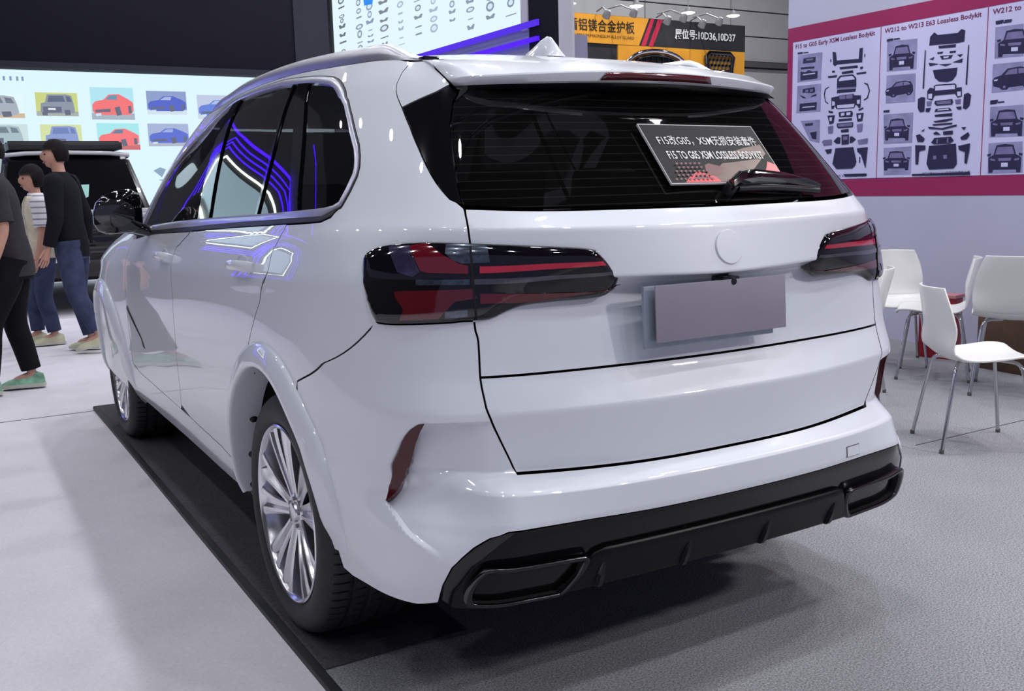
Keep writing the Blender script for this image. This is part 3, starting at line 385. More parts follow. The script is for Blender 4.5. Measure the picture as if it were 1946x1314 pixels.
e_=boxo('fascia_panel',(0,0,0),(.95,.03,2.1),M['fascial'],fa); e_.location=(4.60,-.255,0)
# side wall of that booth: overhead light box with part sketches, LED edges, end pillar
SW=boxo('wall_left',(3.16,7.1,1.3),(.28,5.4,2.6),M['rail']); struct(SW); SW.name='wall_side'
M['lightbox2']=emat('backlit_side_film',(.72,.86,1.0),.95)
sb=boxo('overhead_light_box',(0,0,0),(.25,4.78,1.45),M['lightbox2']); sb.location=(3.13,7.27,3.505); tag(sb,'overhead white light box printed with rows of small part sketches','light box')
random.seed(11)
cols=[9.32,8.76,8.43,8.02,7.56,7.11,6.74,6.32,5.94,5.55,5.17]
for ci,yc in enumerate(cols):
    L=[]; tone=[(80,92,100),(110,128,140),(120,140,170),(105,112,125),(150,170,185),(110,128,140),(150,170,190),(120,142,160),(120,138,155),(110,128,145),(110,125,140)][ci]
    w=.16 if yc>7.8 else .12; z=3.95
    zmin=2.92 if ci<8 else 2.86
    while z>zmin:
        k=random.random(); h=random.uniform(.03,.07); ww=w*random.uniform(.5,1)
        if k<.35: 
            n=9; L.append((ep(*tone),[(yc+ww*math.cos(2*PI*i/n)*.8,z+h*.7*math.sin(2*PI*i/n)) for i in range(n)])); L.append((ep(200,225,240),[(yc+ww*math.cos(2*PI*i/n)*.5,z+h*.4*math.sin(2*PI*i/n)) for i in range(n)]))
        elif k<.7: L.append((ep(*tone),[(yc-ww,z+h*.4),(yc-ww*.6,z+h*.5),(yc,z+h*.1),(yc+ww*.6,z+h*.5),(yc+ww,z+h*.4),(yc+ww*.7,z-h*.3),(yc,z-h*.25),(yc-ww*.7,z-h*.3)]))
        else: L.append((ep(*tone),[(yc-ww*.8,z+h*.15),(yc+ww*.8,z+h*.15),(yc+ww*.8,z-h*.15),(yc-ww*.8,z-h*.15)]))
        z-=h+random.uniform(.02,.05)
    if ci==2: L+=[(ep(20,120,230),[(yc-.17,3.62),(yc-.05,3.66),(yc+.17,3.60),(yc+.15,3.50),(yc-.1,3.48)])]
    o=flat('part_sketch_column',sb,L,3.004,.002); o.location=-sb.location
fr=boxo('light_box_frame',(0,0,0),(.3,.10,1.6),M['strip'],sb); fr.location=(-.005,2.42,-.03)
M['led']=emat('blue_led_line',(.06,.01,1.0),1.5)
M['ledp']=emat('violet_led_line',(.09,.03,.80),.9)
for nm,z,x,h,mt in (('led_edge_strip',2.735,2.99,.05,'ledp'),('led_edge_strip',2.60,2.985,.035,'led')):
    o=boxo(nm,(0,0,0),(.03,4.85,h),M[mt]); o.location=(x,7.12,z); tag(o,'violet blue LED strip under the overhead light box, %s of the two'%('upper' if z>2.7 else 'lower'),'light strip','LED strips under the light box')
bd=boxo('light_box_rail',(0,0,0),(.26,4.85,.10),M['rail'],sb); bd.location=(0.02,-.12,-.84)
pw=boxo('wall_pillar_board',(3.0+.08,4.63,1.9),(.16,.47,3.8),M['fascia']); pw['label']='narrow dark end board of the lit booth rising past the roof aerial'; pw['category']='board'; pw.location=pw.location
pg=boxo('wall_pillar_post',(3.012,4.29,1.9),(.024,.20,3.8),M['wallp'] if 'wallp' in M else mat('pale_grey_post',(.62,.62,.66),.5,noise=(3,.03))); pg['label']='pale grey post at the corner of the lit booth'; pg['category']='post'
pg2=boxo('wall_pillar_post',(3.09,4.93,3.4),(.20,.11,1.4),mat('pale_violet_post',(.60,.55,.64),.5,noise=(3,.03))); pg2['label']='pale violet upright closing the end of the overhead light box'; pg2['category']='post'
# ------------------------------------------------------------------ far booth with orange fascia
OY=10.
M['orange']=mat('orange_board',srgb(232,160,46),.5,noise=(2,.06)); M['oblack']=mat('charcoal_board',(.028,.028,.03),.5,noise=(3,.1)); M['redp']=mat('red_stripe_print',srgb(196,42,74),.5,noise=(4,.05)); M['whitep']=mat('white_print',(.75,.75,.74),.5,noise=(4,.02)); M['blackp']=mat('black_print',(.02,.018,.014),.5,noise=(4,.05))
ob=boxo('orange_booth_sign',(0,0,0),(6.4,.25,.43),M['oblack']); ob.location=(7.25,OY+.13,3.685); tag(ob,'far booth sign, orange at left and charcoal at right with two red stripes','sign')
def oflat(nm,par,L,y=OY): o=flaty(nm,par,L,y); o.location=-par.location; return o
oflat('orange_field',ob,[('orange',[(4.05,3.90),(8.40,3.895),(8.20,3.472),(4.05,3.475)])])
oflat('red_stripe',ob,[('redp',[(8.44,3.895),(8.51,3.895),(8.33,3.472),(8.24,3.472)])]); oflat('red_stripe',ob,[('redp',[(8.58,3.895),(8.68,3.895),(8.48,3.472),(8.39,3.472)])])
t=textmesh('sign_characters','盾铝镁合金护板',1.24,M['blackp'],ob,(6.87,OY-.012,3.64),(1,0,0),(0,0,1),height=.185,bold=.01); t.location=-ob.location
t=textmesh('sign_small_letters','ALUMINUM-MAGNESIUM ALLOY GUARD',1.20,M['blackp'],ob,(6.90,OY-.012,3.555),(1,0,0),(0,0,1),height=.045); t.location=-ob.location
t=textmesh('booth_number','展位号:10D36,10D37',1.30,M['whitep'],ob,(8.92,OY-.012,3.60),(1,0,0),(0,0,1),height=.175,bold=.025); t.location=-ob.location
wl=boxo('booth_wall',(0,0,0),(6.4,.12,3.44),M['oblack']); wl.location=(7.25,OY+.1,1.73); tag(wl,'charcoal back wall of the far booth under the orange sign','wall')
op=boxo('orange_board',(0,0,0),(2.64,.03,2.3),M['orange']); op.location=(9.12,OY+.02,2.32); tag(op,'orange display board carrying two black grilles in the far booth','board')
def grille():
    g=empty('oval_grille','wide oval black car grille hung on the orange board','grille',(8.52,OY-.05,3.06),0,'grilles on the orange board')
    bm=bmesh.new(); pts=[(0.62*math.cos(2*PI*k/40)*1.0,0,.34*math.copysign(abs(math.sin(2*PI*k/40))**.8,math.sin(2*PI*k/40))) for k in range(40)]; tube(bm,pts,.035,8,closed=True); bobj('outer_ring',bm,[M['chrome']],g,60)
    bm=bmesh.new(); pts=[(p[0]*.86,-.01,p[2]*.80) for p in pts]; tube(bm,pts,.022,8,closed=True); bobj('inner_ring',bm,[M['gloss']],g,60)
    bm=bmesh.new(); vs=[bm.verts.new((p[0]*1.0,.02,p[2])) for p in pts]; bm.faces.new(vs); bobj('backing',bm,[M['void']],g)
    for k in range(9):
        x=-.44+.11*k; h=.24*math.sqrt(max(0,1-(x/.56)**2)); boxo('grille_bar',(x,-.015,0),(.018,.02,2*h),M['gloss'],g)
    boxo('centre_bar',(0,-.02,.12),(.30,.02,.05),M['chrome'],g)
    g2=empty('square_grille','squarish black honeycomb car grille at the right end of the orange board','grille',(9.84,OY-.05,3.06),0,'grilles on the orange board')
    bm=bmesh.new(); P=[(-.30,.30),(-.22,.36),(.22,.36),(.30,.30),(.26,.10),(.27,-.30),(-.27,-.30),(-.26,.10)]; tube(bm,[(x,0,z) for x,z in P],.035,8,closed=True); bobj('outer_ring',bm,[M['gloss']],g2,60)
    bm=bmesh.new()
    for i in range(7):
        for j in range(7):
            x=-.24+.08*i+(.04 if j%2 else 0); z=-.22+.085*j
            if abs(x)<.26 and not(abs(x)<.10 and -.16<z<.05): tube(bm,[(x+.045*math.cos(a),-.0,z+.045*math.sin(a)) for a in [PI/6+PI/3*q for q in range(6)]],.014,4,closed=True)
    m_=bobj('honeycomb',bm,[M['gloss']],g2); m_['kind']='stuff'
grille()
M['lampw']=emat('lit_lamp_face',(1,.97,.85),14); M['lampd']=mat('grey_lamp_body',(.25,.25,.25),.4,metal=.5,noise=(8,.1))
def spotlamp(x,z,dx,lit,label):
    g=empty('arm_spotlight',label,'spotlight',(x,OY-.45,z),0,'arm spotlights over the orange sign')
    bm=bmesh.new(); tube(bm,[(-dx*.15-.05*0,.45,.14),(-dx*.08,.2,.16),(0,0,.06)],.012,6); bobj('arm',bm,[M['lampd']],g,60)
    bm=bmesh.new(); lathe(bm,[(.0001,.09),(.035,.085),(.055,.03),(.06,-.03),(.052,-.03),(.0001,-.02)],'z',16); bmesh.ops.transform(bm,matrix=Matrix.Rotation(math.radians(40),4,'X'),verts=bm.verts); bobj('lamp_head',bm,[M['lampd']],g,50)
    bm=bmesh.new(); lathe(bm,[(.0001,-.034),(.05,-.032),(.052,-.026),(.0001,-.022)],'z',16); bmesh.ops.transform(bm,matrix=Matrix.Rotation(math.radians(40),4,'X') if lit else Matrix.Rotation(math.radians(-150),4,'X'),verts=bm.verts); bobj('lamp_lens',bm,[M['lampw']],g,50)
for i,(x,z,dx,lit) in enumerate(((7.25,3.80,-1,1),(8.40,3.78,-1,1),(9.10,3.77,-1,1),(7.75,3.85,1,0),(8.72,3.84,1,0),(9.45,3.83,1,0))):
    spotlamp(x,z,dx,lit,['lit spotlight on an arm in front of the orange characters','lit spotlight beside the red stripes of the far sign','lit spotlight above the booth number','spotlight arm turned to the wall left of the red stripes','spotlight arm turned to the wall above the word for booth','spotlight arm turned to the wall near the sign end'][i])
# hall lamps hanging in front of the grey wall
for i,(px_,x,z) in enumerate(((0,10.46,5.15),(1,12.25,5.22),(2,13.73,5.17),(3,15.1,5.19))):
    g=empty('high_bay_lamp','small round lit hall lamp against the grey wall, %s from the left'%['first','second','third','fourth'][i],'lamp',(x,15.3,z),0,'hall lamps before the grey wall')
    bm=bmesh.new(); lathe(bm,[(.0001,.10),(.05,.09),(.09,.02),(.16,-.01),(.16,-.02),(.0001,-.02)],'z',20); bobj('lamp_shade',bm,[M['lampd']],g,40)
    bm=bmesh.new(); lathe(bm,[(.0001,-.05),(.10,-.045),(.15,-.022),(.0001,-.0215)],'z',20); bobj('lamp_lens',bm,[M['lampw']],g,40)
    bm=bmesh.new(); tube(bm,[(0,0,.1),(0,0,4.6)],.01,5); bobj('hanging_rod',bm,[M['lampd']],g)
# ================================================================== THE WHITE CAR
car=empty('car','large white sport utility car with black diffuser parked on grey booth carpet','car')
class _G: pass
def poly_area(P):
    P=np.array(P); x,y=P[:,0],P[:,1]; return .5*np.sum(x*np.roll(y,-1)-y*np.roll(x,-1))
def dedupe(P,eps=1e-4):
    out=[]
    for p in P:
        if not out or np.hypot(p[0]-out[-1][0],p[1]-out[-1][1])>eps: out.append(p)
    if np.hypot(out[0][0]-out[-1][0],out[0][1]-out[-1][1])<eps: out.pop()
    return out
def inset(P,d):
    P=np.array(P,float); n=len(P)
    if poly_area(P)<0: P=P[::-1]
    e=np.roll(P,-1,0)-P; L=np.linalg.norm(e,axis=1)[:,None]; t=e/np.maximum(L,1e-9); nn=np.stack([-t[:,1],t[:,0]],1)
    n0=np.roll(nn,1,0); b=n0+nn; den=np.maximum((b*b).sum(1),.35)[:,None]
    return P+2*b/den*d
def densify(P,step):
    out=[]; n=len(P)
    for i in range(n):
        a=np.array(P[i]);b=np.array(P[(i+1)%n]); k=max(1,int(math.ceil(np.hypot(*(b-a))/step)))
        for j in range(k): out.append(a+(b-a)*j/k)
    return np.array(out)
def inside(P,Q):
    x,y=Q[:,0],Q[:,1]; r=np.zeros(len(Q),bool); n=len(P)
    for i in range(n):
        x1,y1=P[i];x2,y2=P[(i+1)%n]
        if y1==y2: continue
        c=((y1>y)!=(y2>y))&(x<(x2-x1)*(y-y1)/(y2-y1)+x1); r^=c
    return r
def bdist(P,Q):
    d=np.full(len(Q),9.)
    for i in range(len(P)):
        a=P[i];b=P[(i+1)%len(P)]; e=b-a; l=max(e@e,1e-12); t=np.clip(((Q-a)@e)/l,0,1)
        d=np.minimum(d,np.hypot(*(Q-a-t[:,None]*e).T))
    return d
_vl=[]
for j in range(1,len(ROWS)-1):
    a,b,c=ROWS[j-1][0],ROWS[j][0],ROWS[j+1][0]
    for f in ROWS[j][1]: _vl+= [b-(b-a)*f, b-(b-a)*f*.5, b, b+(c-b)*f*.5, b+(c-b)*f]
def vlines(lo,hi,step):
    s=sorted(set(round(x,5) for x in _vl if lo<x<hi)); s=[x for i,x in enumerate(s) if i==0 or x-s[i-1]>.0012]; out=[]
    prev=lo
    for x in s+[hi]:
        k=int((x-prev)/step)
        for i in range(1,k+1): out.append(prev+(x-prev)*i/(k+1))
        if x<hi: out.append(x)
        prev=x
    return sorted(out)
def nrm_of(f,u,v,e=4e-4):
    n=np.cross(f(u+e,v)-f(u-e,v),f(u,v+e)-f(u,v-e)); L=np.linalg.norm(n,axis=1)[:,None]; return n/np.maximum(L,1e-12)
def panel(name,poly,mats,parent=car,off=0.,gap=.0023,depth=.014,bulge=None,grid=.028,f=None,mirror=False,both=False,flip=False,extra=None):
    """a trimmed piece of the body skin; poly in (u,v); returns left object (and right copy when mirror)"""
    f=f or skin
    P=dedupe(poly)
    if poly_area(P)<0: P=P[::-1]
    P=densify(P,grid*.7)
    if gap: P=inset(P,gap)
    lo=P.min(0);hi=P.max(0)
    us=np.arange(lo[0],hi[0],grid); 
    if both: us=np.arange(-math.floor(hi[0]/grid)*grid,hi[0],grid)
    vs=np.array(vlines(lo[1],hi[1],grid))
    if len(vs) and len(us):
        uu,vv=np.meshgrid(us,vs); Q=np.stack([uu.ravel(),vv.ravel()],1)
        Q=Q[inside(P,Q)]; Q=Q[bdist(P,Q)>grid*.22] if len(Q) else Q
    else: Q=np.zeros((0,2))
    if bulge: # extra rings near the rim so that the rounding is smooth
        for w in (.15,.35,.65,1.0):
            R=inset(P,bulge[1]*w); R=R[inside(P,R)]
            if len(R): R=R[bdist(P,R)>bulge[1]*w*.8]
            if len(Q) and len(R): 
                Q=Q[np.array([np.min(np.hypot(*(R-q).T)) for q in Q])>.005]
            Q=np.concatenate([Q,R]) if len(R) else Q
    if extra is not None:
        E=np.array(extra); E=E[inside(P,E)]; E=E[bdist(P,E)>.003]
        if len(Q): Q=Q[np.array([np.min(np.abs(E-q).max(1)) for q in Q])>.006]
        Q=np.concatenate([Q,E])
    n=len(P); allp=np.concatenate([P,Q])
    r=delaunay_2d_cdt([Vector(p) for p in allp],[(i,(i+1)%n) for i in range(n)],[],1,1e-6)
    V2=np.array([tuple(v) for v in r[0]]); F=[t for t in r[2]]
    # outline order after CDT
    idx={}
    for k,src in enumerate(r[3]):
        for s_ in src: idx[s_]=k
    if bulge:
        def g(u,v):
            q=np.stack([u,v],1); d=np.clip(bdist(P,q)/bulge[1],0,1); ins=inside(P,q); d=np.where(ins,d,0)
            h=bulge[0]*np.sqrt(np.clip(1-(1-d)**2,0,1))
            return f(u,v)+SKIN_SIGN*nrm_of(f,u,v)*h[:,None]
    else: g=f
    X=g(V2[:,0],V2[:,1]); N0=nrm_of(f,V2[:,0],V2[:,1]); N=nrm_of(g,V2[:,0],V2[:,1]) if bulge else N0
    if bulge:
        bad=~np.isfinite(N).all(1)|((N*N0).sum(1)<.1); N[bad]=N0[bad]
    s=-1. if flip else 1.
    # outward check: loft normals point outward when (u right-handed); orient faces by normals
    if SKIN_SIGN<0: N=-N; N0=-N0
    X=X+N0*off
    faces=[]
    for t in F:
        a,b,c=X[t[0]],X[t[1]],X[t[2]]
        faces.append(t if np.dot(np.cross(b-a,c-a),N0[t[0]])>0 else t[::-1])
    # return flange
    loop=[idx[i] for i in range(n) if i in idx]; m=len(loop); base=len(X)
    if depth>0:
        Xl=X[loop]; Nl=N0[loop]
        T=np.roll(Xl,-1,0)-np.roll(Xl,1,0); O=np.cross(T,Nl); O/=np.maximum(np.linalg.norm(O,axis=1)[:,None],1e-9)
        A=Xl; B=Xl-Nl*depth
        NA=(O+Nl); NA/=np.linalg.norm(NA,axis=1)[:,None]
        X=np.concatenate([X,A,B]); N=np.concatenate([N,NA,O])
        for i in range(m):
            j=(i+1)%m; a,b,c,d=base+i,base+j,base+m+j,base+m+i
            nn=np.cross(X[b]-X[a],X[c]-X[a])
            faces.append((a,b,c,d) if np.dot(nn,O[i])>0 else (a,d,c,b))
    o=mesh(name,X,faces,mats,parent,True,normals=N)
    if not mirror: return o
    S=np.array([-1,1,1]); o2=mesh(name,X*S,[q[::-1] for q in faces],mats,parent,True,normals=N*S)
    return o,o2
def skin(u,v):
    u=np.atleast_1d(np.asarray(u,float)); v=np.atleast_1d(np.asarray(v,float))
    P=BODY.raw(u,v)*np.array([-1,1,1])
    # bumper scoops beside the reflectors
    a=np.abs(u)
    ue=np.interp(v,[.44,.50,.545,.587,.642,.731,.765,.79],[.79,.835,.885,.932,.905,.866,.845,.815])
    d=sstep(0,.030+.036*sstep(.58,.63,v),ue-a)*sstep(0,.012,.789-v)*sstep(.655,.79,a)*sstep(.455,.60,v)
    P[:,1]+=.055*d
    return P
_t=nrm_of(skin,np.array([.1]),np.array([1.2]))[0]
SKIN_SIGN=1. if _t[1]<0 else -1.
def sk(u,v,off=0.):
    u=np.array([u]);v=np.array([v]); return (skin(u,v)+SKIN_SIGN*nrm_of(skin,u,v)*off)[0]
PO=POLY
def smo(L,n=3): return [tuple(map(float,q)) for q in catmull(L,n)]
for _k in ('seamD','rdseam','bqseam'): PO[_k]=smo(PO[_k])
_l=PO['lamp']; PO['lamp']=[tuple(map(float,q)) for q in catmull(_l[:9],3)[:-1]]+_l[8:11]+[tuple(map(float,q)) for q in catmull(_l[11:]+_l[:1],3)[:-1]]
mir=lambda L:[(-a,b) for a,b in L]
def sym(L): return L+mir(L)[::-1]   # L runs from right boundary down on the left side
uR=lambda y:1.62+y
sd=PO['seamD']
def seam_between(v0,v1):
    S=[p for p in sd if v1<=p[1]<=v0]; return S
def seam_u(v):
    a=np.array(sd)[::-1]; return float(np.interp(v,a[:,1],a[:,0]))
# --- upper tailgate, lower tailgate
up=[(seam_u(1.258),1.262)]+[p for p in sd if .89<p[1]<1.255]+[(seam_u(.8845),.8845)]
gate=panel('tailgate',sym(up),[M['paint']],both=True)
lowp=[(seam_u(.8845),.8845)]+[p for p in sd if .66<p[1]<.88]+[(seam_u(.6495),.6495)]
panel('lower_tailgate',sym(lowp),[M['paint']],both=True)
# --- rear bumper
bot=PO['misc']['bumbot']
arcR=PO['arcR']
arc_rear=[p for p in arcR if p[0]<1.40]              # rear half of the rear arch, top to bottom
vt=PO['valtop']
bl=[(seam_u(.6495),.6495)]+[p for p in sd[::-1] if .66<p[1]<1.018]+[(seam_u(1.02),1.02)]
bl+=[p for p in PO['lamp'] if p[1]<1.03 and .66<p[0]<.895]
bl+=PO['bqseam'][::-1][1:]
ar=[p for p in arcR if p[0]<1.33 and p[1]>.40]
bl+=ar+bot+[(.90,.292),(.84,.29),(.795,.305)]+vt[::-1]
ue_v=[.44,.50,.545,.587,.642,.731,.765,.79]; ue_u=[.79,.835,.885,.932,.905,.866,.845,.815]
ex=[]
for v_ in np.arange(.450,.788,.008):
    for d_ in (-.008,0,.006,.012,.02,.03,.04,.05,.066): ex.append((float(np.interp(v_,ue_v,ue_u))-d_,v_))
for u_ in np.arange(.66,.80,.012):
    for v_ in (.7895,.787,.7845,.782,.7795,.777,.774): ex.append((u_,v_))
ex+=mir(ex)
panel('rear_bumper',bl+mir(bl)[::-1],[M['paint']],both=True,extra=ex)
# --- quarter panels (rear wings)
q=[(seam_u(1.02),1.02)]+[p for p in sd[::-1] if 1.018<p[1]<1.26]+PO['dpillar'][2:9][::-1]
q+=PO['spoilside'][::-1][1:]+[(1.0,1.70),(1.3,1.70),(1.6,1.70),(2.2,1.70)]
roofcut=2.2
# window cut: run along the window outline from front top to the rear door seam
wn=PO['window']
i_top=max(i for i,p in enumerate(wn) if p[0]<2.2 and p[1]>1.6)
i_bot=min(range(len(wn)),key=lambda i:abs(wn[i][0]-1.5325)+abs(wn[i][1]-1.2587)*9)
q+=[(2.2,1.688)]+wn[i_bot:i_top+1][::-1]
q+=PO['rdseam'][1:]
q+=[p for p in arcR if 1.33<=p[0]<1.78][0:]+PO['bqseam'][0:]
q+=[p for p in PO['lamp'][::-1] if p[1]<1.03 and .70<p[0]<.895][1:]
panel('quarter_panel',q,[M['paint']],mirror=True)
# --- roof edge above the side windows, front (cant rail)
cr=[(2.2,1.70),(2.8,1.70),(3.4,1.70),(3.9,1.70),(4.12,1.70),(4.12,1.5),(4.12,1.30),(4.02,1.27)]
fr=[p for p in wn if p[0]>2.2 and p[1]>1.27]
cr+=fr[::-1]+[(2.2,1.688)]
panel('roof_side_rail',cr,[M['paint']],mirror=True)
# --- doors
rdoor=[(1.5325,1.2587)]+PO['rdseam'][1:]+[p for p in arcR if p[0]>1.79][::-1]
rdoor+=PO['misc']['sillline'][:3]+PO['bseam'][::-1]+[(2.3564,1.2576),(2.012,1.2585)]
rdoor=[p for p in rdoor]
panel('rear_door',rdoor,[M['paint']],mirror=True)
fdoor=PO['bseam']+[(3.0,.507)]+PO['misc']['sillline'][3:]+PO['misc']['ffseam'][::-1]+[(3.7226,1.2592),(3.3216,1.2581)]
panel('front_door',fdoor,[M['paint']],mirror=True)
sill=PO['misc']['sillline']+[PO['misc']['sill_f'],PO['misc']['sill_r']]
panel('side_sill',sill,[M['paint']],mirror=True)
# --- front fender, bonnet, front bumper
arcF=PO['arcF']
fend=PO['misc']['ffseam']+[PO['misc']['sill_f']]+[p for p in arcF[:1]]+arcF[1:]+[(5.02,.50),(5.05,.70),(5.05,1.0),(5.02,1.262),(4.55,1.262),(4.12,1.262)]
panel('front_fender',fend,[M['paint']],mirror=True)
fb=[(5.05,1.0),(5.05,.70),(5.02,.50),(5.0,.30),(5.6,.28),(6.25,.28),(6.25,1.2),(5.6,1.2)]
panel('front_bumper',fb,[M['paint']],mirror=True)
# bonnet: crowned sheet between the fenders
def bonnet():
    V=[];F=[];n=14;mm=16
    for i in range(n+1):
        u=4.02+(5.6-4.02)*i/n
        E=sk(u,1.262); y=E[1]; X=abs(E[0])-.004
        for j in range(mm+1):
            t=-1+2*j/mm; V.append((t*X, y+.10*(1-t*t)*(1 if i>n*.6 else .3), E[2]+.055*(1-abs(t)**2.6)))
    for i in range(n):
        for j in range(mm):
            a=i*(mm+1)+j; F.append((a,a+1,a+mm+2,a+mm+1))
    return mesh('bonnet',V,F,[M['paint']],car,True)
bonnet()
# --- raised wheel-arch lips
def arch(cy,a0,a1):
    prof=[(.522,-.001),(.519,.005),(.512,.0105),(.500,.0145),(.480,.0195),(.462,.0235),(.451,.0245),(.4465,.021),(.445,.014)]
    th=np.radians(np.linspace(a0,a1,64)); V=[];F=[]
    m=len(prof)+2
    for t in th:
        dg=math.degrees(t); fade=1.-.85*float(sstep(a1-12,a1,dg))-(.0 if cy<1 else 0)
        for r,o in prof:
            y=cy+r*math.cos(t); z=.375+r*math.sin(t)
            u,v=uv_of(y,z); p=sk(u,v,o*fade+.0005); V.append(p)
        L=V[-1]; V.append((L[0]+.02,L[1],L[2])); V.append((-.862,L[1],L[2]))
    for i in range(len(th)-1):
        for j in range(m-1):
            a=i*m+j; F.append((a,a+1,a+m+1,a+m))
    for s in (1,-1):
        VV=[(p[0]*s,p[1],p[2]) for p in V]; o=mesh('wheel_arch_lip',VV,F if s<0 else [q[::-1] for q in F],[M['paint']],car,True)
        bm=bmesh.new(); bm.from_mesh(o.data); bmesh.ops.recalc_face_normals(bm,faces=bm.faces); bm.to_mesh(o.data); bm.free()
        o.data.set_sharp_from_angle(angle=math.radians(50))
        # black push clips on the inner flange
        if s>0:
            for ang in (28,10,-4) if cy<1 else ():
                t=math.radians(ang); c=(-.885,cy+.443*math.cos(t),.375+.443*math.sin(t))
                bm=bmesh.new(); bmesh.ops.create_uvsphere(bm,u_segments=10,v_segments=6,radius=.012)
                bmesh.ops.transform(bm,matrix=Matrix.Translation(c)@Matrix.Diagonal((1.2,.6,1,1)),verts=bm.verts)
                bobj('trim_clip',bm,[M['satin']],o,60)
def uv_of(y,z):
    u=1.62+y; v=z
    for _ in range(30):
        P=skin(np.array([u,u+1e-4,u]),np.array([v,v,v+1e-4])); e=np.array([y,z])-P[0,1:]
        if abs(e).max()<1e-6: break
        J=np.stack([(P[1]-P[0])[1:],(P[2]-P[0])[1:]],1)/1e-4
        d=np.clip(np.linalg.lstsq(J,e,rcond=None)[0],-.1,.1); u+=d[0]; v=max(.2,v+d[1])
    return u,v
arch(0.,-6,177); arch(2.933,-6,183)
# --- black inner shell, wheel wells, floor pan
def inner():
    us=np.linspace(-5.2,5.2,240); vs=np.linspace(.27,1.255,40); uu,vv=np.meshgrid(us,vs); bare=lambda u,v: BODY.raw(u,v)*np.array([-1,1,1])
    P=bare(uu.ravel(),vv.ravel()); N=SKIN_SIGN*nrm_of(bare,uu.ravel(),vv.ravel(),.01); dz=np.where((np.abs(uu.ravel())<1.1)&(vv.ravel()<.83),.07,.024); Xp=P-N*dz[:,None]
    F=[]; w=len(us)
    for i in range(len(vs)-1):
        for j in range(w-1):
            a=i*w+j; c=(Xp[a]+Xp[a+w+1])/2
            if abs(c[0])>.6 and (math.hypot(c[1],c[2]-.375)<.46 or math.hypot(c[1]-2.933,c[2]-.375)<.46): continue
            F.append((a,a+1,a+w+1,a+w))
    mesh('inner_shell',Xp,F,[M['void']],car,True)
    for cy in (0,2.933):
        for s in (1,-1):
            bm=bmesh.new(); n=28; ring=[]
            for k in range(n+1):
                t=math.radians(-2+184*k/n); y=cy+.455*math.cos(t); z=.375+.455*math.sin(t)
                ring.append((bm.verts.new((-.90*s,y,z)),bm.verts.new((-.56*s,y,z)),bm.verts.new((-.56*s,cy+.1*math.cos(t),.375+.1*math.sin(t)))))
            for k in range(n):
                a=ring[k];b=ring[k+1]; bm.faces.new((a[0],a[1],b[1],b[0])); bm.faces.new((a[1],a[2],b[2],b[1]))
            bobj('wheel_well',bm,[M['void']],car,60)
    bm=bmesh.new(); box(bm,(0,1.42,.31),(1.46,3.5,.10)); box(bm,(0,-.45,.45),(1.1,.6,.12)); bobj('floor_pan',bm,[M['void']],car)
inner()
# ------------------------------------------------------------------ glass, lamps and fittings of the car
def glassmat(name,tint,transp,rough=.02,lines=False):
    m=bpy.data.materials.new(name); m.use_nodes=True; nt=m.node_tree; b=nt.nodes['Principled BSDF']; out=nt.nodes['Material Output']
    b.inputs['Base Color'].default_value=(*tint,1); b.inputs['Roughness'].default_value=rough; b.inputs['Coat Weight'].default_value=.5; b.inputs['Coat Roughness'].default_value=.01
    t=nt.nodes.new('ShaderNodeBsdfTransparent'); t.inputs[0].default_value=(transp,transp,transp,1)
    mx=nt.nodes.new('ShaderNodeMixShader'); lw=nt.nodes.new('ShaderNodeLayerWeight'); lw.inputs[0].default_value=.35
    mr=nt.nodes.new('ShaderNodeMapRange'); mr.inputs[3].default_value=.62; mr.inputs[4].default_value=1
    nt.links.new(lw.outputs['Fresnel'],mr.inputs[0]); nt.links.new(mr.outputs[0],mx.inputs[0])
    nt.links.new(t.outputs[0],mx.inputs[1]); nt.links.new(b.outputs[0],mx.inputs[2]); nt.links.new(mx.outputs[0],out.inputs[0])
    if lines:
        tc=nt.nodes.new('ShaderNodeTexCoord'); sp=nt.nodes.new('ShaderNodeSeparateXYZ'); nt.links.new(tc.outputs['Object'],sp.inputs[0])
        a=nt.nodes.new('ShaderNodeMath'); a.operation='MULTIPLY'; a.inputs[1].default_value=1/.021; nt.links.new(sp.outputs['Z'],a.inputs[0])
        f=nt.nodes.new('ShaderNodeMath'); f.operation='FRACT'; nt.links.new(a.outputs[0],f.inputs[0])
        g=nt.nodes.new('ShaderNodeMath'); g.operation='LESS_THAN'; g.inputs[1].default_value=.09; nt.links.new(f.outputs[0],g.inputs[0])
        c=nt.nodes.new('ShaderNodeMix'); c.data_type='RGBA'; c.inputs[6].default_value=(*tint,1); c.inputs[7].default_value=(.022,.02,.018,1)
        nt.links.new(g.outputs[0],c.inputs[0]); nt.links.new(c.outputs[2],b.inputs['Base Color'])
    return m
M['glass']=glassmat('tinted_side_glass',(.004,.004,.005),.55)
M['rglass']=glassmat('heated_rear_glass',(.004,.004,.004),.30,lines=True)
M['lampblack']=mat('smoked_lamp_lens',(.005,.004,.006),.05,spec=.4,coat=.45,coatr=.01,noise=(5,.1))
M['lampred']=mat('dark_red_lens',srgb(104,14,28),.10,coat=1,noise=(9,.08))
M['lampredb']=mat('bright_red_light_guide',srgb(172,30,52),.12,coat=1,noise=(9,.05))
M['lampdred']=mat('deep_red_lens',srgb(84,12,22),.10,coat=1,noise=(9,.08))
M['lampclear']=mat('clear_lamp_cell',srgb(78,86,100),.2,metal=.7,coat=1,noise=(80,.4))
M['lampside']=mat('violet_neon_sheen',(.03,.025,.06),.12,coat=1,noise=(50,.3)); M['lampgrey']=mat('grey_lamp_bar',srgb(84,80,90),.2,metal=.6,coat=1,noise=(60,.1))  # violet tone holds the neon reflection of the lamp end as colour
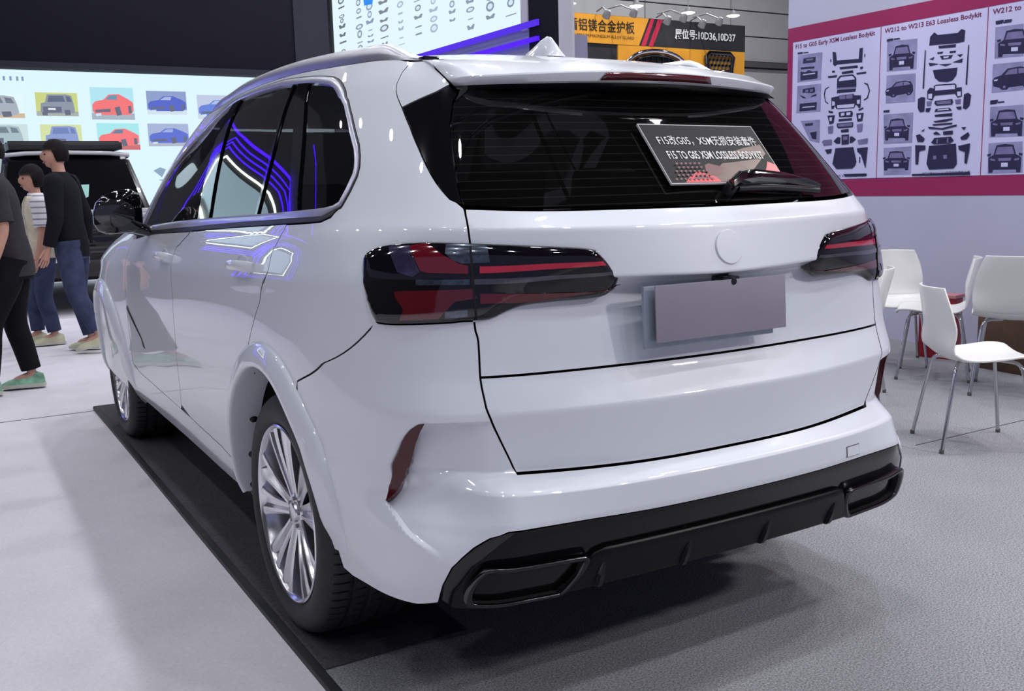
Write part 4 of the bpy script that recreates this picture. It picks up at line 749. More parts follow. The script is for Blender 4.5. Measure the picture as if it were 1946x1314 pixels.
M['reflred']=mat('rear_reflector_red',srgb(66,5,14),.2,spec=.3,coat=.35,noise=(60,.15))
M['valance']=mat('black_valance',(.0035,.0035,.004),.10,spec=.3,coat=.2,noise=(6,.1)); M['valance2']=mat('satin_black_diffuser',(.004,.004,.0045),.35,spec=.2,noise=(6,.1)); M['darkmetal']=mat('dark_exhaust_metal',(.07,.068,.07),.18,metal=1,noise=(30,.1))
def clip(P,a,b,keep=1):
    """keep the side of line a->b"""
    a=np.array(a);b=np.array(b); out=[]; d=b-a
    s=[keep*(d[0]*(p[1]-a[1])-d[1]*(p[0]-a[0])) for p in P]
    for i in range(len(P)):
        j=(i+1)%len(P); p=np.array(P[i]);q=np.array(P[j])
        if s[i]>=0: out.append(tuple(p))
        if s[i]*s[j]<0: t=s[i]/(s[i]-s[j]); out.append(tuple(p+(q-p)*t))
    return out
def ring(name,P,w,h,mats,off0=-.004,w0=0.,parent=car,mirror=True):
    """raised strip that follows a closed outline on the skin"""
    P=dedupe(P); 
    if poly_area(P)<0: P=P[::-1]
    P=densify(P,.03); cols=[]
    for wi,oi in ((0,off0),(0,h*.7),(.2,h),(.8,h),(1,h*.6),(1,off0)):
        Q=inset(P,w0+w*wi) if w0+w*wi>0 else P
        X=skin(Q[:,0],Q[:,1]); N=SKIN_SIGN*nrm_of(skin,Q[:,0],Q[:,1]); cols.append(X+N*oi)
    n=len(P); V=np.concatenate(cols); F=[]
    for k in range(len(cols)-1):
        for i in range(n): F.append((k*n+i,k*n+(i+1)%n,(k+1)*n+(i+1)%n,(k+1)*n+i))
    res=[]
    for s in (1,-1) if mirror else (1,):
        o=mesh(name,V*np.array([s,1,1]),F if s>0 else [f[::-1] for f in F],mats,parent,True)
        bm=bmesh.new(); bm.from_mesh(o.data); bmesh.ops.recalc_face_normals(bm,faces=bm.faces); bm.to_mesh(o.data); bm.free()
        o.data.set_sharp_from_angle(angle=math.radians(40)); res.append(o)
    return res
M['chromew']=mat('window_chrome_trim',(.50,.50,.60),.3,metal=.55,coat=.4,noise=(6,.02))
ring('window_seal',wn,.007,.002,[M['satin']])
ring('window_chrome',wn,.019,.007,[M['chromew']],w0=.005)
wi=[tuple(p) for p in inset(densify(dedupe(wn),.03),.024)]
LN=PO['lines']
def line(k,a,b): return LN[k][a],LN[k][b]
# quarter glass, small fixed glass, rear door glass, front door glass
def gl(name,P): panel(name,P,[M['glass']],off=-.003,gap=0,depth=.004,mirror=True,grid=.05)
C0,C1=LN['C'][1],LN['C'][2]; cA,cB=LN['C'][0],LN['C'][3]; T0,T1=LN['T'][0],LN['T'][3]; t0,t1=LN['T'][1],LN['T'][2]; B0,B1=LN['B'][1],LN['B'][2]; b0,b1=LN['B'][0],LN['B'][3]
ext=lambda a,b:((a[0]+(a[0]-b[0])*.4,a[1]+(a[1]-b[1])*.4),(b[0]+(b[0]-a[0])*.1,b[1]+(b[1]-a[1])*.1))
def side(P,l,keep): a,b=ext(*l); return clip(P,a,b,keep)
gl('quarter_glass',side(wi,(C0,C1),-1 if False else -1))
gl('fixed_door_glass',side(side(wi,(cA,cB),1),(t0,t1),-1))
gl('rear_door_glass',side(side(wi,(T0,T1),1),(B0,B1),-1))
gl('front_door_glass',side(wi,(b0,b1),1))
def pill(name,l1,l2,off): 
    P=side(side(wi,l1,1),l2,-1); panel(name,P,[M['gloss']],off=off,gap=0,depth=.012,mirror=True,grid=.04)
pill('rear_pillar_trim',(C0,C1),(cA,cB),.004)
pill('door_glass_divider',(t0,t1),(T0,T1),.003)
pill('centre_pillar_trim',(B0,B1),(b0,b1),.004)
# rear glass and black side fins
dp=PO['dpillar']
rg=[(seam_u(1.264),1.2645)]+dp[9:]+[(.655,1.615),(.55,1.612)]
rgl=panel('rear_glass',sym(rg[::-1])[::-1] if False else rg+mir(rg)[::-1],[M['rglass']],off=-.003,both=True,gap=.001,depth=.006,grid=.03)
fin=dp[0:9]+dp[9:]
panel('rear_side_fin',fin,[M['gloss']],mirror=True,off=-.002,depth=.01)
# --- tail lamps
def lampset():
    LO=PO['lamp']
    def lf(u,v):
        u=np.atleast_1d(np.asarray(u,float)); v=np.atleast_1d(np.asarray(v,float)); a=np.abs(u); P=skin(u,v)
        va,vb=1.035,1.19; A=skin(u,np.full_like(u,va)); B=skin(u,np.full_like(u,vb)); t=np.clip((v-va)/(vb-va),0,1)[:,None]
        L_=A*(1-t)+B*t; L_[:,1]-=.012*(4*t*(1-t))[:,0]; w=(1-sstep(.50,.66,a))*((v>va)&(v<vb)); return P*(1-w[:,None])+L_*w[:,None]
    lamps=panel('tail_lamp',LO,[M['lampblack']],f=lf,off=.002,gap=.001,depth=.03,bulge=(.016,.035),grid=.02,mirror=True)
    def hgt(P):
        Lp=densify(dedupe(LO),.02); d=np.clip(bdist(Lp,P)/.035,0,1); return .016*np.sqrt(np.clip(1-(1-d)**2,0,1))
    for nm,key,mt,dz in (('red_lens','reddark','lampred',.0012),('light_bar','redbar','lampredb',.0022),('chrome_strip','chromebar','lampclear',.002),('grey_strip','greybar','lampgrey',.0012),
                   ('red_lens','redlow','lampdred',.0012),('light_bar','redlowbar','lampdred',.002),('reversing_lamp','revlamp','lampclear',.002),('indicator_cell','topcluster','lampclear',.0011),('painted_reflection','bluend','lampside',.0010)):  # last patch is the neon reflection painted on the outer lamp end
        def f2(u,v):
            q=np.stack([u,v],1); return lf(u,v)+SKIN_SIGN*nrm_of(lf,u,v)*(hgt(q)+.002+dz)[:,None]
        a,b=panel(nm,PO[key],[M[mt]],off=0,gap=.0,depth=.004,grid=.015,f=f2,mirror=True)
        a.parent=lamps[0]; b.parent=lamps[1]
    def f3(u,v):
        q=np.stack([u,v],1); return lf(u,v)+SKIN_SIGN*nrm_of(lf,u,v)*(hgt(q)+.0045)[:,None]
    a,b=panel('lamp_joint',[(.684,1.194),(.6795,1.194),(.6785,1.021),(.683,1.021)],[M['void']],off=0,gap=0,depth=.003,grid=.02,f=f3,mirror=True); a.parent=lamps[0]; b.parent=lamps[1]
lampset()
# --- reflectors in the bumper scoops
def rf(u,v):
    u=np.atleast_1d(np.asarray(u,float)); v=np.atleast_1d(np.asarray(v,float)); P=BODY.raw(u,v)*np.array([-1,1,1])
    ue=np.interp(v,[.45,.587,.642,.731,.765,.79],[.95,.932,.905,.866,.845,.815]); P[:,1]+=.020*sstep(0,.07,ue-np.abs(u))+.001; return P
panel('bumper_reflector',PO['reflector'],[M['reflred']],off=.0015,gap=.0,depth=.028,grid=.02,mirror=True,f=rf)
# --- black lower valance, diffuser panel, fins, exhaust tips
vb=[(.790,.315),(.765,.27),(.70,.252),(.3,.252)]
panel('rear_valance',PO['valtop']+vb+mir(PO['valtop']+vb)[::-1],[M['valance']],off=-.003,both=True,gap=.0015,grid=.03)
dt=PO['difftop'][:4]+[(.50,.31),(.515,.262)]
diff=panel('diffuser_panel',dt+mir(dt)[::-1],[M['valance2']],off=.004,gap=0,both=True,grid=.03,bulge=(.012,.02))
for x0 in (-.41,-.14,.14,.41):
    bm=bmesh.new(); sx=1 if x0>0 else -1; secs=[]
    for vv_,w,dd in ((.40,.002,.0),(.38,.004,.006),(.34,.006,.012),(.285,.006,.014),(.27,.006,.010)):
        p=sk(abs(x0)*1.0,vv_,.014); X=sx*abs(p[0]); secs.append([bm.verts.new((X+dx,p[1]+dy,p[2])) for dx,dy in ((-w-.006,.004),(-w,-dd),(w,-dd),(w+.006,.004))])
    for a,b in zip(secs[:-1],secs[1:]):
        for k in range(3): bm.faces.new((a[k],b[k],b[k+1],a[k+1]))
    bm.faces.new(secs[0]); bm.faces.new(secs[-1][::-1]); bmesh.ops.recalc_face_normals(bm,faces=bm.faces)
    bobj('diffuser_fin',bm,[M['valance']],diff,35)
def exhaust():
    P=densify(dedupe(catmull(PO['exhaust'],3,True)),.02); 
    if poly_area(P)<0: P=P[::-1]
    for s in (1,-1):
        cols=[]
        for w,o in ((0,-.01),(.001,.016),(.006,.022),(.016,.020),(.020,.012),(.022,-.06),(.03,-.10)):
            Q=inset(P,w); X=skin(Q[:,0],Q[:,1]); N=SKIN_SIGN*nrm_of(skin,Q[:,0],Q[:,1]); N[:,2]*=.2; cols.append((X+N*o)*np.array([s,1,1]))
        n=len(P); V=np.concatenate(cols); F=[]
        for k in range(len(cols)-1):
            for i in range(n): F.append((k*n+i,k*n+(i+1)%n,(k+1)*n+(i+1)%n,(k+1)*n+i))
        o=mesh('exhaust_tip',V,F,[M['darkmetal'],M['void']],car,True,mi=[0 if f[0]<n*4 else 1 for f in F])
        bm=bmesh.new(); bm.from_mesh(o.data); bmesh.ops.recalc_face_normals(bm,faces=bm.faces); bm.to_mesh(o.data); bm.free()
        Q=inset(P,.020); X=skin(Q[:,0],Q[:,1]); X[:,1]+=.045
        mesh('exhaust_throat',X*np.array([s,1,1]),[tuple(range(n))],[M['void']],o)
exhaust()
# --- tow-eye cover, blank roundel, reversing camera, number plate
a=[(-.405,.556),(-.457,.556),(-.457,.582),(-.405,.582)]
tc_=panel('tow_eye_cover',a,[M['paint']],off=.0022,gap=0,depth=.003,grid=.02)
panel('cover_joint',[(-.4025,.5545),(-.4595,.5545),(-.4595,.5845),(-.4025,.5845)],[M['alloyd']],parent=tc_,off=.0008,gap=0,depth=.002,grid=.02)
def disc(u0,v0,r,h,name,mt,parent):
    c=sk(u0,v0,0); N=Vector((SKIN_SIGN*nrm_of(skin,np.array([u0]),np.array([v0])))[0])
    bm=bmesh.new(); lathe(bm,[(.0001,h+.0006),(r*.6,h+.0004),(r*.965,h),(r,h-.002),(r,-.008)],'z',48)
    bmesh.ops.transform(bm,matrix=Matrix.Translation(c)@N.to_track_quat('Z','Y').to_matrix().to_4x4(),verts=bm.verts)
    return bobj(name,bm,[M[mt]],parent,40)
o=disc(-.002,1.171,.045,.004,'blank_roundel','paint',gate); o['label']='plain white roundel on the tailgate'
bm=bmesh.new(); box(bm,(0.0,-.925,1.079),(.055,.05,.022),bevel=.006); lathe(bm,[(.0001,-.014),(.008,-.014),(.010,-.010),(.010,.0)],'y',16,(0,-.945,1.076))
bobj('reversing_camera',bm,[M['gloss']],gate,40)
M['plate']=mat('blank_mauve_plate',srgb(140,133,146),.45,spec=.3,noise=(5,.07))
M['platef']=mat('plate_bracket_grey',srgb(150,160,172),.3,metal=.4,noise=(12,.1))
pl=boxo('number_plate',(0,0,0),(.437,.004,.140),M['plate'],gate,.0015); pl.location=(-.037,-.958,1.012); pl.rotation_euler=(math.radians(-3),0,0)
fr_=boxo('plate_bracket',(0,0,0),(.43,.012,.155),M['platef'],gate,.004); fr_.location=(-.062,-.936,1.003); fr_.rotation_euler=(math.radians(-3),0,0)
# --- roof, spoiler, brake lamp, rails, aerial
_us=np.linspace(.75,6.25,300); _ne=skin(_us,np.full(300,1.70)); 
_o=np.argsort(_ne[:,1]); _ny=_ne[_o,1]; _nx=-_ne[_o,0]; _nz=_ne[_o,2]
def roof_z(x,y):
    Xe=np.interp(y,_ny,_nx); ze=np.interp(y,_ny,_nz)
    zc=np.interp(y,[-.70,-.62,-.5,-.35,-.15,.1,.5,1.0,1.4,1.8,2.08],[1.622,1.640,1.668,1.700,1.731,1.749,1.757,1.752,1.737,1.698,1.644])
    t=np.clip(np.abs(x)/np.maximum(Xe,.05),0,1); return ze+(zc-ze)*(1-t**2.6)
def roof():
    ys=np.concatenate([np.linspace(-.36,1.8,60),np.linspace(1.84,2.075,12)]); n=28; V=[];F=[]
    for y in ys:
        Xe=float(np.interp(y,_ny,_nx))
        for j in range(n+1):
            x=Xe*math.sin(PI/2*(-1+2*j/n)); V.append((x,y,float(roof_z(x,y))))
    w=n+1
    for i in range(len(ys)-1):
        for j in range(n): a=i*w+j; F.append((a,a+1,a+w+1,a+w))
    mesh('roof_panel',V,F,[M['paint']],car,True)
roof()
SPX=[0,.10,.19,.28,.35,.41,.46,.50,.525,.540,.551,.558]
SPT=[(-.662,1.630),(-.660,1.6295),(-.655,1.627),(-.644,1.6235),(-.630,1.620),(-.614,1.6175),(-.600,1.615),(-.580,1.613),(-.562,1.6125),(-.540,1.612),(-.512,1.612),(-.478,1.612)]
def spoiler():
    xs=np.concatenate([np.linspace(0,.49,24),[.505,.52,.53,.538,.545,.551,.555,.558]]); V=[];F=[]
    Ty=np.interp(xs,SPX,[p[0] for p in SPT]); Tz=np.interp(xs,SPX,[p[1] for p in SPT])
    # smooth the trailing edge
    for _ in range(1): Ty[1:-1]=.25*Ty[:-2]+.5*Ty[1:-1]+.25*Ty[2:]; Tz[1:-1]=.25*Tz[:-2]+.5*Tz[1:-1]+.25*Tz[2:]
    def sec(x,ty,tz):
        yj=-.33 if x<.40 else (-.33-.06*(x-.40)/.135 if x<.535 else -.39+.06*(x-.535)/.023)
        zj=float(roof_z(x,yj))+.001
        a=np.array([yj,zj]); b=np.array([ty,tz]); 
        pts=[]
        sl=np.array([-.30,-.062])      # leaving slope of the roof
        for t in np.linspace(0,1,9):
            h00=2*t**3-3*t*t+1;h10=t**3-2*t*t+t;h01=-2*t**3+3*t*t;h11=t**3-t*t
            pts.append(h00*a+h10*np.array([-.30,-.055])+h01*b+h11*np.array([-.26,-.085]))
        fh=.027*(1-.35*(x/.535)**2)
        pts+= [b+np.array([-.002,-.004]),b+np.array([-.001,-.008]),b+np.array([.008,-fh]),b+np.array([.016,-fh-.004]),np.array([-.535,1.580-(x>.3)*.0])]
        return pts
    m=None; allx=list(-xs[::-1][:-1])+list(xs)
    for x in allx:
        i=abs(x); ty=float(np.interp(i,xs,Ty));tz=float(np.interp(i,xs,Tz)); S=sec(i,ty,tz); m=len(S)
        V+=[(x,p[0],p[1]) for p in S]
    for i in range(len(allx)-1):
        for j in range(m-1): a=i*m+j; F.append((a,a+1,a+m+1,a+m))
    F.append(tuple(range(m))); F.append(tuple(range((len(allx)-1)*m,len(allx)*m))[::-1])
    o=mesh('roof_spoiler',V,F,[M['paint'],M['satin']],car,True,mi=[1 if (k%(m-1))>=m-2 and k<len(F)-2 else 0 for k in range(len(F))])
    bm=bmesh.new(); bm.from_mesh(o.data); bmesh.ops.recalc_face_normals(bm,faces=bm.faces); bm.to_mesh(o.data); bm.free()
    o.data.set_sharp_from_angle(angle=math.radians(30))
    # high-level brake lamp set in the trailing face
    V=[];F=[]
    for k,x in enumerate(np.linspace(-1,1,17)):
        for r,(w,dz) in enumerate(((.178,-.006),(.192,-.0245))):
            xx=x*w; ty=float(np.interp(abs(xx),xs,Ty));tz=float(np.interp(abs(xx),xs,Tz)); V.append((xx,ty-.004+(.008 if r else 0),tz+dz))
        if k: a=2*k; F.append((a-2,a-1,a+1,a))
    bmk=mesh('brake_lamp',V,F,[M['lampdred']],o,True)
    md=bmk.modifiers.new('t','SOLIDIFY'); md.thickness=.006; md.offset=0
spoiler()
def ss_panel():
    P=PO['spoilside']+[dp[1] if False else (.915,1.5491)]
    P=PO['spoilside']+[dp[1],dp[0],(.655,1.632),(.60,1.66),(.62,1.70),(.70,1.70),(.80,1.70)]
    panel('spoiler_side',P,[M['paint']],mirror=True,gap=.0015)
ss_panel()
def rails():
    for s in (1,-1):
        V=[];F=[];pts=[]
        ys=np.linspace(-.30,1.72,46)
        for y in ys:
            Xe=float(np.interp(y,_ny,_nx)); ze=float(np.interp(y,_ny,_nz)); t=(y+.30)/2.02
            lift=.046*min(1,(sstep(0,.10,t)*.96+.04))*min(1,sstep(0,.06,1-t)*.95+.05)
            pts.append((Xe,y,ze,lift))
        for X,y,z,l in pts:
            c=X-.036; prof=[(-.022,-.012),(-.023,l*.55),(-.017,l*.9),(-.005,l),(.006,l*.94),(.016,l*.70),(.021,l*.30),(.022,-.012)]
            V+=[(-s*(c+a),y,z+.004+b) for a,b in prof]
        m=8
        for i in range(len(pts)-1):
            for j in range(m-1): a=i*m+j; F.append((a,a+1,a+m+1,a+m))
        F.append(tuple(range(m)));F.append(tuple(range((len(pts)-1)*m,len(pts)*m))[::-1])
        o=mesh('roof_rail',V,F,[M['chromesat']],car,True); bm=bmesh.new(); bm.from_mesh(o.data); bmesh.ops.recalc_face_normals(bm,faces=bm.faces); bm.to_mesh(o.data); bm.free()
        o.data.set_sharp_from_angle(angle=math.radians(50))
        X,y,z,l=pts[0]; boxo('rail_end_cap',(-s*(X-.034),y-.022,z+.002),(.045,.04,.010),M['gloss'],o,.003)
M['chromesat']=mat('satin_aluminium',(.62,.62,.66),.32,metal=.85,noise=(8,.02))
rails()
def fin_aerial():
    # tapered shark fin: sections along its length
    V=[];F=[]; zs=float(roof_z(0,-.1)); n=12; sec=[(0,-.10,.0),(0,-.085,.035),(.2,-.07,.055),(.5,-.02,.048),(1,.06,.030),(1,.13,.012),(1,.17,.0)]
    L=[(-.100,.004,.034),(-.097,.022,.034),(-.086,.044,.031),(-.068,.062,.028),(-.045,.068,.026),(-.01,.060,.029),(.03,.044,.031),(.08,.026,.030),(.14,.010,.022),(.17,.003,.010)]
    for y,h,w in L:
        for k in range(n+1):
            a=PI*k/n; V.append((w*math.cos(a)*(1-.55*math.sin(a)),y-.05,zs+h*math.sin(a)**.8-.002))
    m=n+1
    for i in range(len(L)-1):
        for j in range(n): a=i*m+j; F.append((a,a+1,a+m+1,a+m))
    F.append(tuple(range(m)))
    o=mesh('roof_aerial',V,F,[M['paint']],car,True); bm=bmesh.new(); bm.from_mesh(o.data); bmesh.ops.recalc_face_normals(bm,faces=bm.faces); bm.to_mesh(o.data); bm.free()
fin_aerial()
# windscreen across the car
def skf(w,v):
    w=np.atleast_1d(np.asarray(w,float)); v=np.atleast_1d(np.asarray(v,float)); P=BODY.raw(6.25-np.abs(w),v); s=np.where(w>=0,-1,1)
    return np.stack([P[:,0]*s,P[:,1],P[:,2]],1)
ws=[(2.1,1.30),(2.1,1.5),(2.1,1.695),(1.4,1.695),(.7,1.695)]
_s=SKIN_SIGN; SKIN_SIGN=-_s
try: panel('windscreen',ws[::-1]+[(-a,b) for a,b in ws],[M['glass']],off=-.003,gap=0,depth=.004,f=skf,grid=.06)
finally: SKIN_SIGN=_s
# --- rear wiper
def wiper():
    W_=lambda u,v,o: Vector(sk(u,v,o))
    bm=bmesh.new()
    # arm: tapered hood from pivot to tip
    path=[(-.075,1.300,.030),(-.11,1.316,.040),(-.18,1.322,.040),(-.29,1.316,.036),(-.40,1.300,.030),(-.455,1.291,.022)]
    wd=[.016,.020,.018,.015,.011,.006]; hs=[.014,.015,.013,.011,.009,.006]; rings=[]
    for (u,v,o),w,h in zip(path,wd,hs):
        c=W_(u,v,o); n=Vector((SKIN_SIGN*nrm_of(skin,np.array([u]),np.array([v])))[0]); t=Vector((1,0,-.1)).normalized(); s=n.cross(t).normalized()
        rings.append([bm.verts.new(c+s*w*a+n*h*b) for a,b in ((-1,-.6),(-.8,.5),(0,1),(.8,.5),(1,-.6))])
    for a,b in zip(rings[:-1],rings[1:]):
        for k in range(5): bm.faces.new((a[k],a[(k+1)%5],b[(k+1)%5],b[k]))
    bm.faces.new(rings[0][::-1]); bm.faces.new(rings[-1]); bmesh.ops.recalc_face_normals(bm,faces=bm.faces)
    o=bobj('rear_wiper',bm,[M['gloss']],rgl,50)
    bm=bmesh.new(); tube(bm,[W_(-.12,1.318,.02),W_(-.25,1.312,.018),W_(-.38,1.296,.016),W_(-.45,1.287,.014)],.011,6); bobj('wiper_blade',bm,[M['rubber']],o,60) if False else bm.free()
    bm=bmesh.new(); tube(bm,[W_(-.11,1.300,.014),W_(-.25,1.298,.014),W_(-.38,1.287,.013),W_(-.45,1.280,.012)],.009,8); tube(bm,[W_(-.085,1.302,-.004),W_(-.085,1.304,.03)],.017,12)
    b=bobj('wiper_blade',bm,[M['satin']],rgl,60)
wiper()
# --- door handles, fender vents, mirrors
def handles():
    for (u0,v0) in (PO['misc']['handle_r'],PO['misc']['handle_f']):
        for s in (1,-1):
            bm=bmesh.new(); pts=[];N=13
            for k in range(N):
                t=-1+2*k/(N-1); o=.010+.030*(1-abs(t)**3.2); p=sk(u0+.105*t,v0,o if abs(t)<.98 else -.002); pts.append((p[0]*s,p[1],p[2]))
            rings=[]
            for k,p in enumerate(pts):
                hgt=.016 if 0<k<N-1 else .013
                rings.append([bm.verts.new(Vector(p)+Vector((-s*a,0,b*hgt))) for a,b in ((-.006,-1),(.006,-.9),(.011,-.2),(.009,.6),(.004,1),(-.008,.9))])
            for a,b in zip(rings[:-1],rings[1:]):
                for j in range(6): bm.faces.new((a[j],a[(j+1)%6],b[(j+1)%6],b[j]))
            bm.faces.new(rings[0][::-1]);bm.faces.new(rings[-1]); bmesh.ops.recalc_face_normals(bm,faces=bm.faces)
            h=bobj('door_handle',bm,[M['paint']],car,50)
            # shallow bowl behind the grip
            c=sk(u0,v0,.0015); bm=bmesh.new(); lathe(bm,[(.0001,.001),(.04,.001),(.052,.0025),(.056,0)],'x',28)
            bmesh.ops.transform(bm,matrix=Matrix.Translation((c[0]*s-.0*s,c[1],c[2]))@Matrix.Diagonal((-s,1.35,.72,1)),verts=bm.verts)
            bmesh.ops.recalc_face_normals(bm,faces=bm.faces); bobj('handle_bowl',bm,[M['paint']],h,50)
handles()
panel('fender_vent',PO['misc']['vent'],[M['gloss']],off=.002,gap=0,depth=.004,grid=.05,mirror=True)
def mirrors():
    for s in (1,-1):
        # housing: blob lofted from sections in x
        S=[(.895,.02,.05,1.255),(.905,.055,.082,1.262),(.945,.078,.100,1.266),(1.00,.083,.098,1.262),(1.055,.076,.088,1.252),(1.09,.055,.065,1.242),(1.105,.02,.03,1.235)]
        V=[];F=[];n=20
        for X,ry,rz,zc in S:
            for k in range(n):
                a=2*PI*k/n; ca,sa=math.cos(a),math.sin(a); q=lambda c:math.copysign(abs(c)**.62,c)
                V.append((-s*X,1.98+.03+ry*q(ca)*(1.1 if ca>0 else .55),zc+rz*q(sa)))
        for i in range(len(S)-1):
            for k in range(n): F.append((i*n+k,i*n+(k+1)%n,(i+1)*n+(k+1)%n,(i+1)*n+k))
        F.append(tuple(range(n)));F.append(tuple(range((len(S)-1)*n,len(S)*n))[::-1])
        o=mesh('wing_mirror',V,F,[M['gloss']],car,True); bm=bmesh.new(); bm.from_mesh(o.data); bmesh.ops.recalc_face_normals(bm,faces=bm.faces); bm.to_mesh(o.data); bm.free()
        bm=bmesh.new(); lathe(bm,[(.0001,0),(.06,0),(.066,.004)],'y',28,(0,0,0)); bmesh.ops.transform(bm,matrix=Matrix.Translation((-s*1.02,1.962,1.257))@Matrix.Diagonal((1.35,1,.95,1)),verts=bm.verts)
        bobj('mirror_glass',bm,[M['mglass']],o,60)
        bm=bmesh.new(); tube(bm,[(-s*.845,2.03,1.165),(-s*.89,2.03,1.175),(-s*.95,2.02,1.195)],[.03,.026,.03],10); bobj('mirror_foot',bm,[M['gloss']],o,60)
M['mglass']=mat('mirror_glass',(.02,.02,.022),.03,metal=.0,coat=1,noise=(5,.1))
mirrors()
# --- wheels
def wheel(px,py,s):
    """s=+1 left side (outer face towards -x)"""
    RT=.370; ox=lambda d:-s*d
    # tyre
    ts=[]; K=72
    angs=[];hi=[]
    for k in range(K):
        a=2*PI*k/K; angs+=[a,a+2*PI/K*.78,a+2*PI/K*.80,a+2*PI/K*.98]; hi+=[1,1,0,0]
    n=len(angs)
    prof=[(.268,-.010,0),(.285,.004,0),(.310,.011,0),(.335,.006,0),(.352,-.006,0),(.3605,-.018,0),(.366,-.034,1),(.3685,-.066,1),(.3685,-.0665,0),(.361,-.070,0),(.361,-.078,0),(.3695,-.0785,0),(.370,-.118,1),(.362,-.121,0),(.362,-.131,0),(.370,-.134,0),(.370,-.172,1),(.362,-.175,0),(.362,-.185,0),(.3695,-.188,0),(.3685,-.225,1),(.361,-.226,0),(.361,-.234,0),(.3685,-.236,0),(.366,-.268,1),(.358,-.288,0),(.335,-.305,0),(.30,-.305,0),(.268,-.285,0)]
    V=[];F=[]
    for r,h,cut in prof:
        for a,q in zip(angs,hi):
            rr=r-(.0055 if cut and not q else 0); V.append((-s*(.915+h),rr*math.cos(a),rr*math.sin(a)))
    m=len(prof)
    for i in range(m-1):
        for k in range(n): F.append((i*n+k,i*n+(k+1)%n,(i+1)*n+(k+1)%n,(i+1)*n+k))
    ty=mesh('tyre',V,F,[M['rubber']],car,True); bm=bmesh.new(); bm.from_mesh(ty.data); bmesh.ops.recalc_face_normals(bm,faces=bm.faces); bm.to_mesh(ty.data); bm.free()
    ty.data.set_sharp_from_angle(angle=math.radians(35)); ty.location=(px,py,RT-.002); ty.rotation_euler=(.15 if py<1 else .6,0,0)
    # rim barrel and lip
    bm=bmesh.new(); lathe(bm,[(-0+.2715,-.012+.915-0),(.2725,.915),(.268,.918),(.262,.914),(.256,.900),(.250,.86),(.240,.80),(.238,.70),(.262,.64)],'x',72)
    for v in bm.verts: v.co.x*=-s
    bmesh.ops.recalc_face_normals(bm,faces=bm.faces)
    for f in bm.faces: pass
    rim=bobj('rim',bm,[M['alloy']],ty,40)
    # spokes: ten twin-rib blades
    def spoke():
        bm=bmesh.new()
        st=[(.045,.020,.884,.0),(.085,.022,.890,.1),(.130,.027,.897,.18),(.180,.034,.904,.25),(.225,.041,.909,.30),(.262,.049,.911,.33)]
        rings=[]
        for r,w,h,tw in st:
            rings.append([bm.verts.new((-s*(h+dh),w*a+.010*(tw*3-.45)*0,r)) for a,dh in ((-1,-.045),(-1,-.004),(-.78,.0),(-.42,-.001),(-.18,-.014),(.18,-.014),(.42,-.001),(.78,0),(1,-.004),(1,-.045))])
        for a,b in zip(rings[:-1],rings[1:]):
            for j in range(9): bm.faces.new((a[j],a[j+1],b[j+1],b[j]))
        bmesh.ops.recalc_face_normals(bm,faces=bm.faces)
        me=bpy.data.meshes.new('spoke'); bm.to_mesh(me); bm.free(); me.polygons.foreach_set('use_smooth',[True]*len(me.polygons)); me.set_sharp_from_angle(angle=math.radians(35)); me.materials.append(M['alloy']); return me
    sm=spoke()
    for k in range(10):
        a=2*PI*k/10+(.06 if k%2 else -.06); o=link('spoke',sm,ty); o.rotation_euler=(a,0,0)
    bm=bmesh.new(); lathe(bm,[(.0001,.897),(.024,.896),(.030,.893),(.033,.886),(.052,.886),(.060,.880),(.064,.86),(.066,.80)],'x',40)
    for v in bm.verts: v.co.x*=-s
    bmesh.ops.recalc_face_normals(bm,faces=bm.faces); hub=bobj('hub_cap',bm,[M['alloy']],ty,35)
    bm=bmesh.new(); lathe(bm,[(.066,.80),(.168,.80),(.170,.79),(.170,.77),(.06,.77)],'x',48)
    for v in bm.verts: v.co.x*=-s
    bmesh.ops.recalc_face_normals(bm,faces=bm.faces); bobj('brake_disc',bm,[M['disc']],ty,35)
    bm=bmesh.new()
    for k in range(5):
        a=2*PI*k/5+.3; c=(-s*.884,.044*math.cos(a),.044*math.sin(a)); tube(bm,[c,(-s*.891,c[1],c[2])],.007,6)
    b=bobj('wheel_bolt',bm,[M['disc']],ty); b['kind']='stuff'
for s in (1,-1):
    wheel(0,0,s); wheel(0,2.933,s)
# --- dark seats seen faintly through the glass
M['seat']=mat('dark_seat_leather',(.012,.011,.011),.6,noise=(20,.2))
def seats():
    for y,xs,z in ((1.15,(-.38,.38),.75),(.28,(-.42,0,.42),.78)):
        for x in xs:
            bm=bmesh.new(); box(bm,(x,y,z+.10),(.46 if y>1 else .40,.14,.62),Matrix.Rotation(math.radians(14),3,'X'),.05)
            st_=bobj('seat_back',bm,[M['seat']],car,50)
            bm=bmesh.new(); box(bm,(x,y-.10,z+.52),(.27,.10,.18),Matrix.Rotation(math.radians(10),3,'X'),.04); bobj('head_restraint',bm,[M['seat']],st_,50)
seats()
# --- front lamps, kidney-less plain front grille (front is out of view)
def front():
    for s in (1,-1):
        bm=bmesh.new(); box(bm,(-s*.62,3.74,.80),(.40,.16,.14),Matrix.Rotation(s*.35,3,'Z'),.03); bobj('head_lamp',bm,[M['lampclear']],car,50)
    g=boxo('front_grille',(0,3.87,.74),(.62,.10,.26),M['gloss'],car,.02)
    for k in range(9): boxo('grille_bar',(-.26+.065*k,3.93,.74),(.012,.02,.22),M['satin'],g)
front()
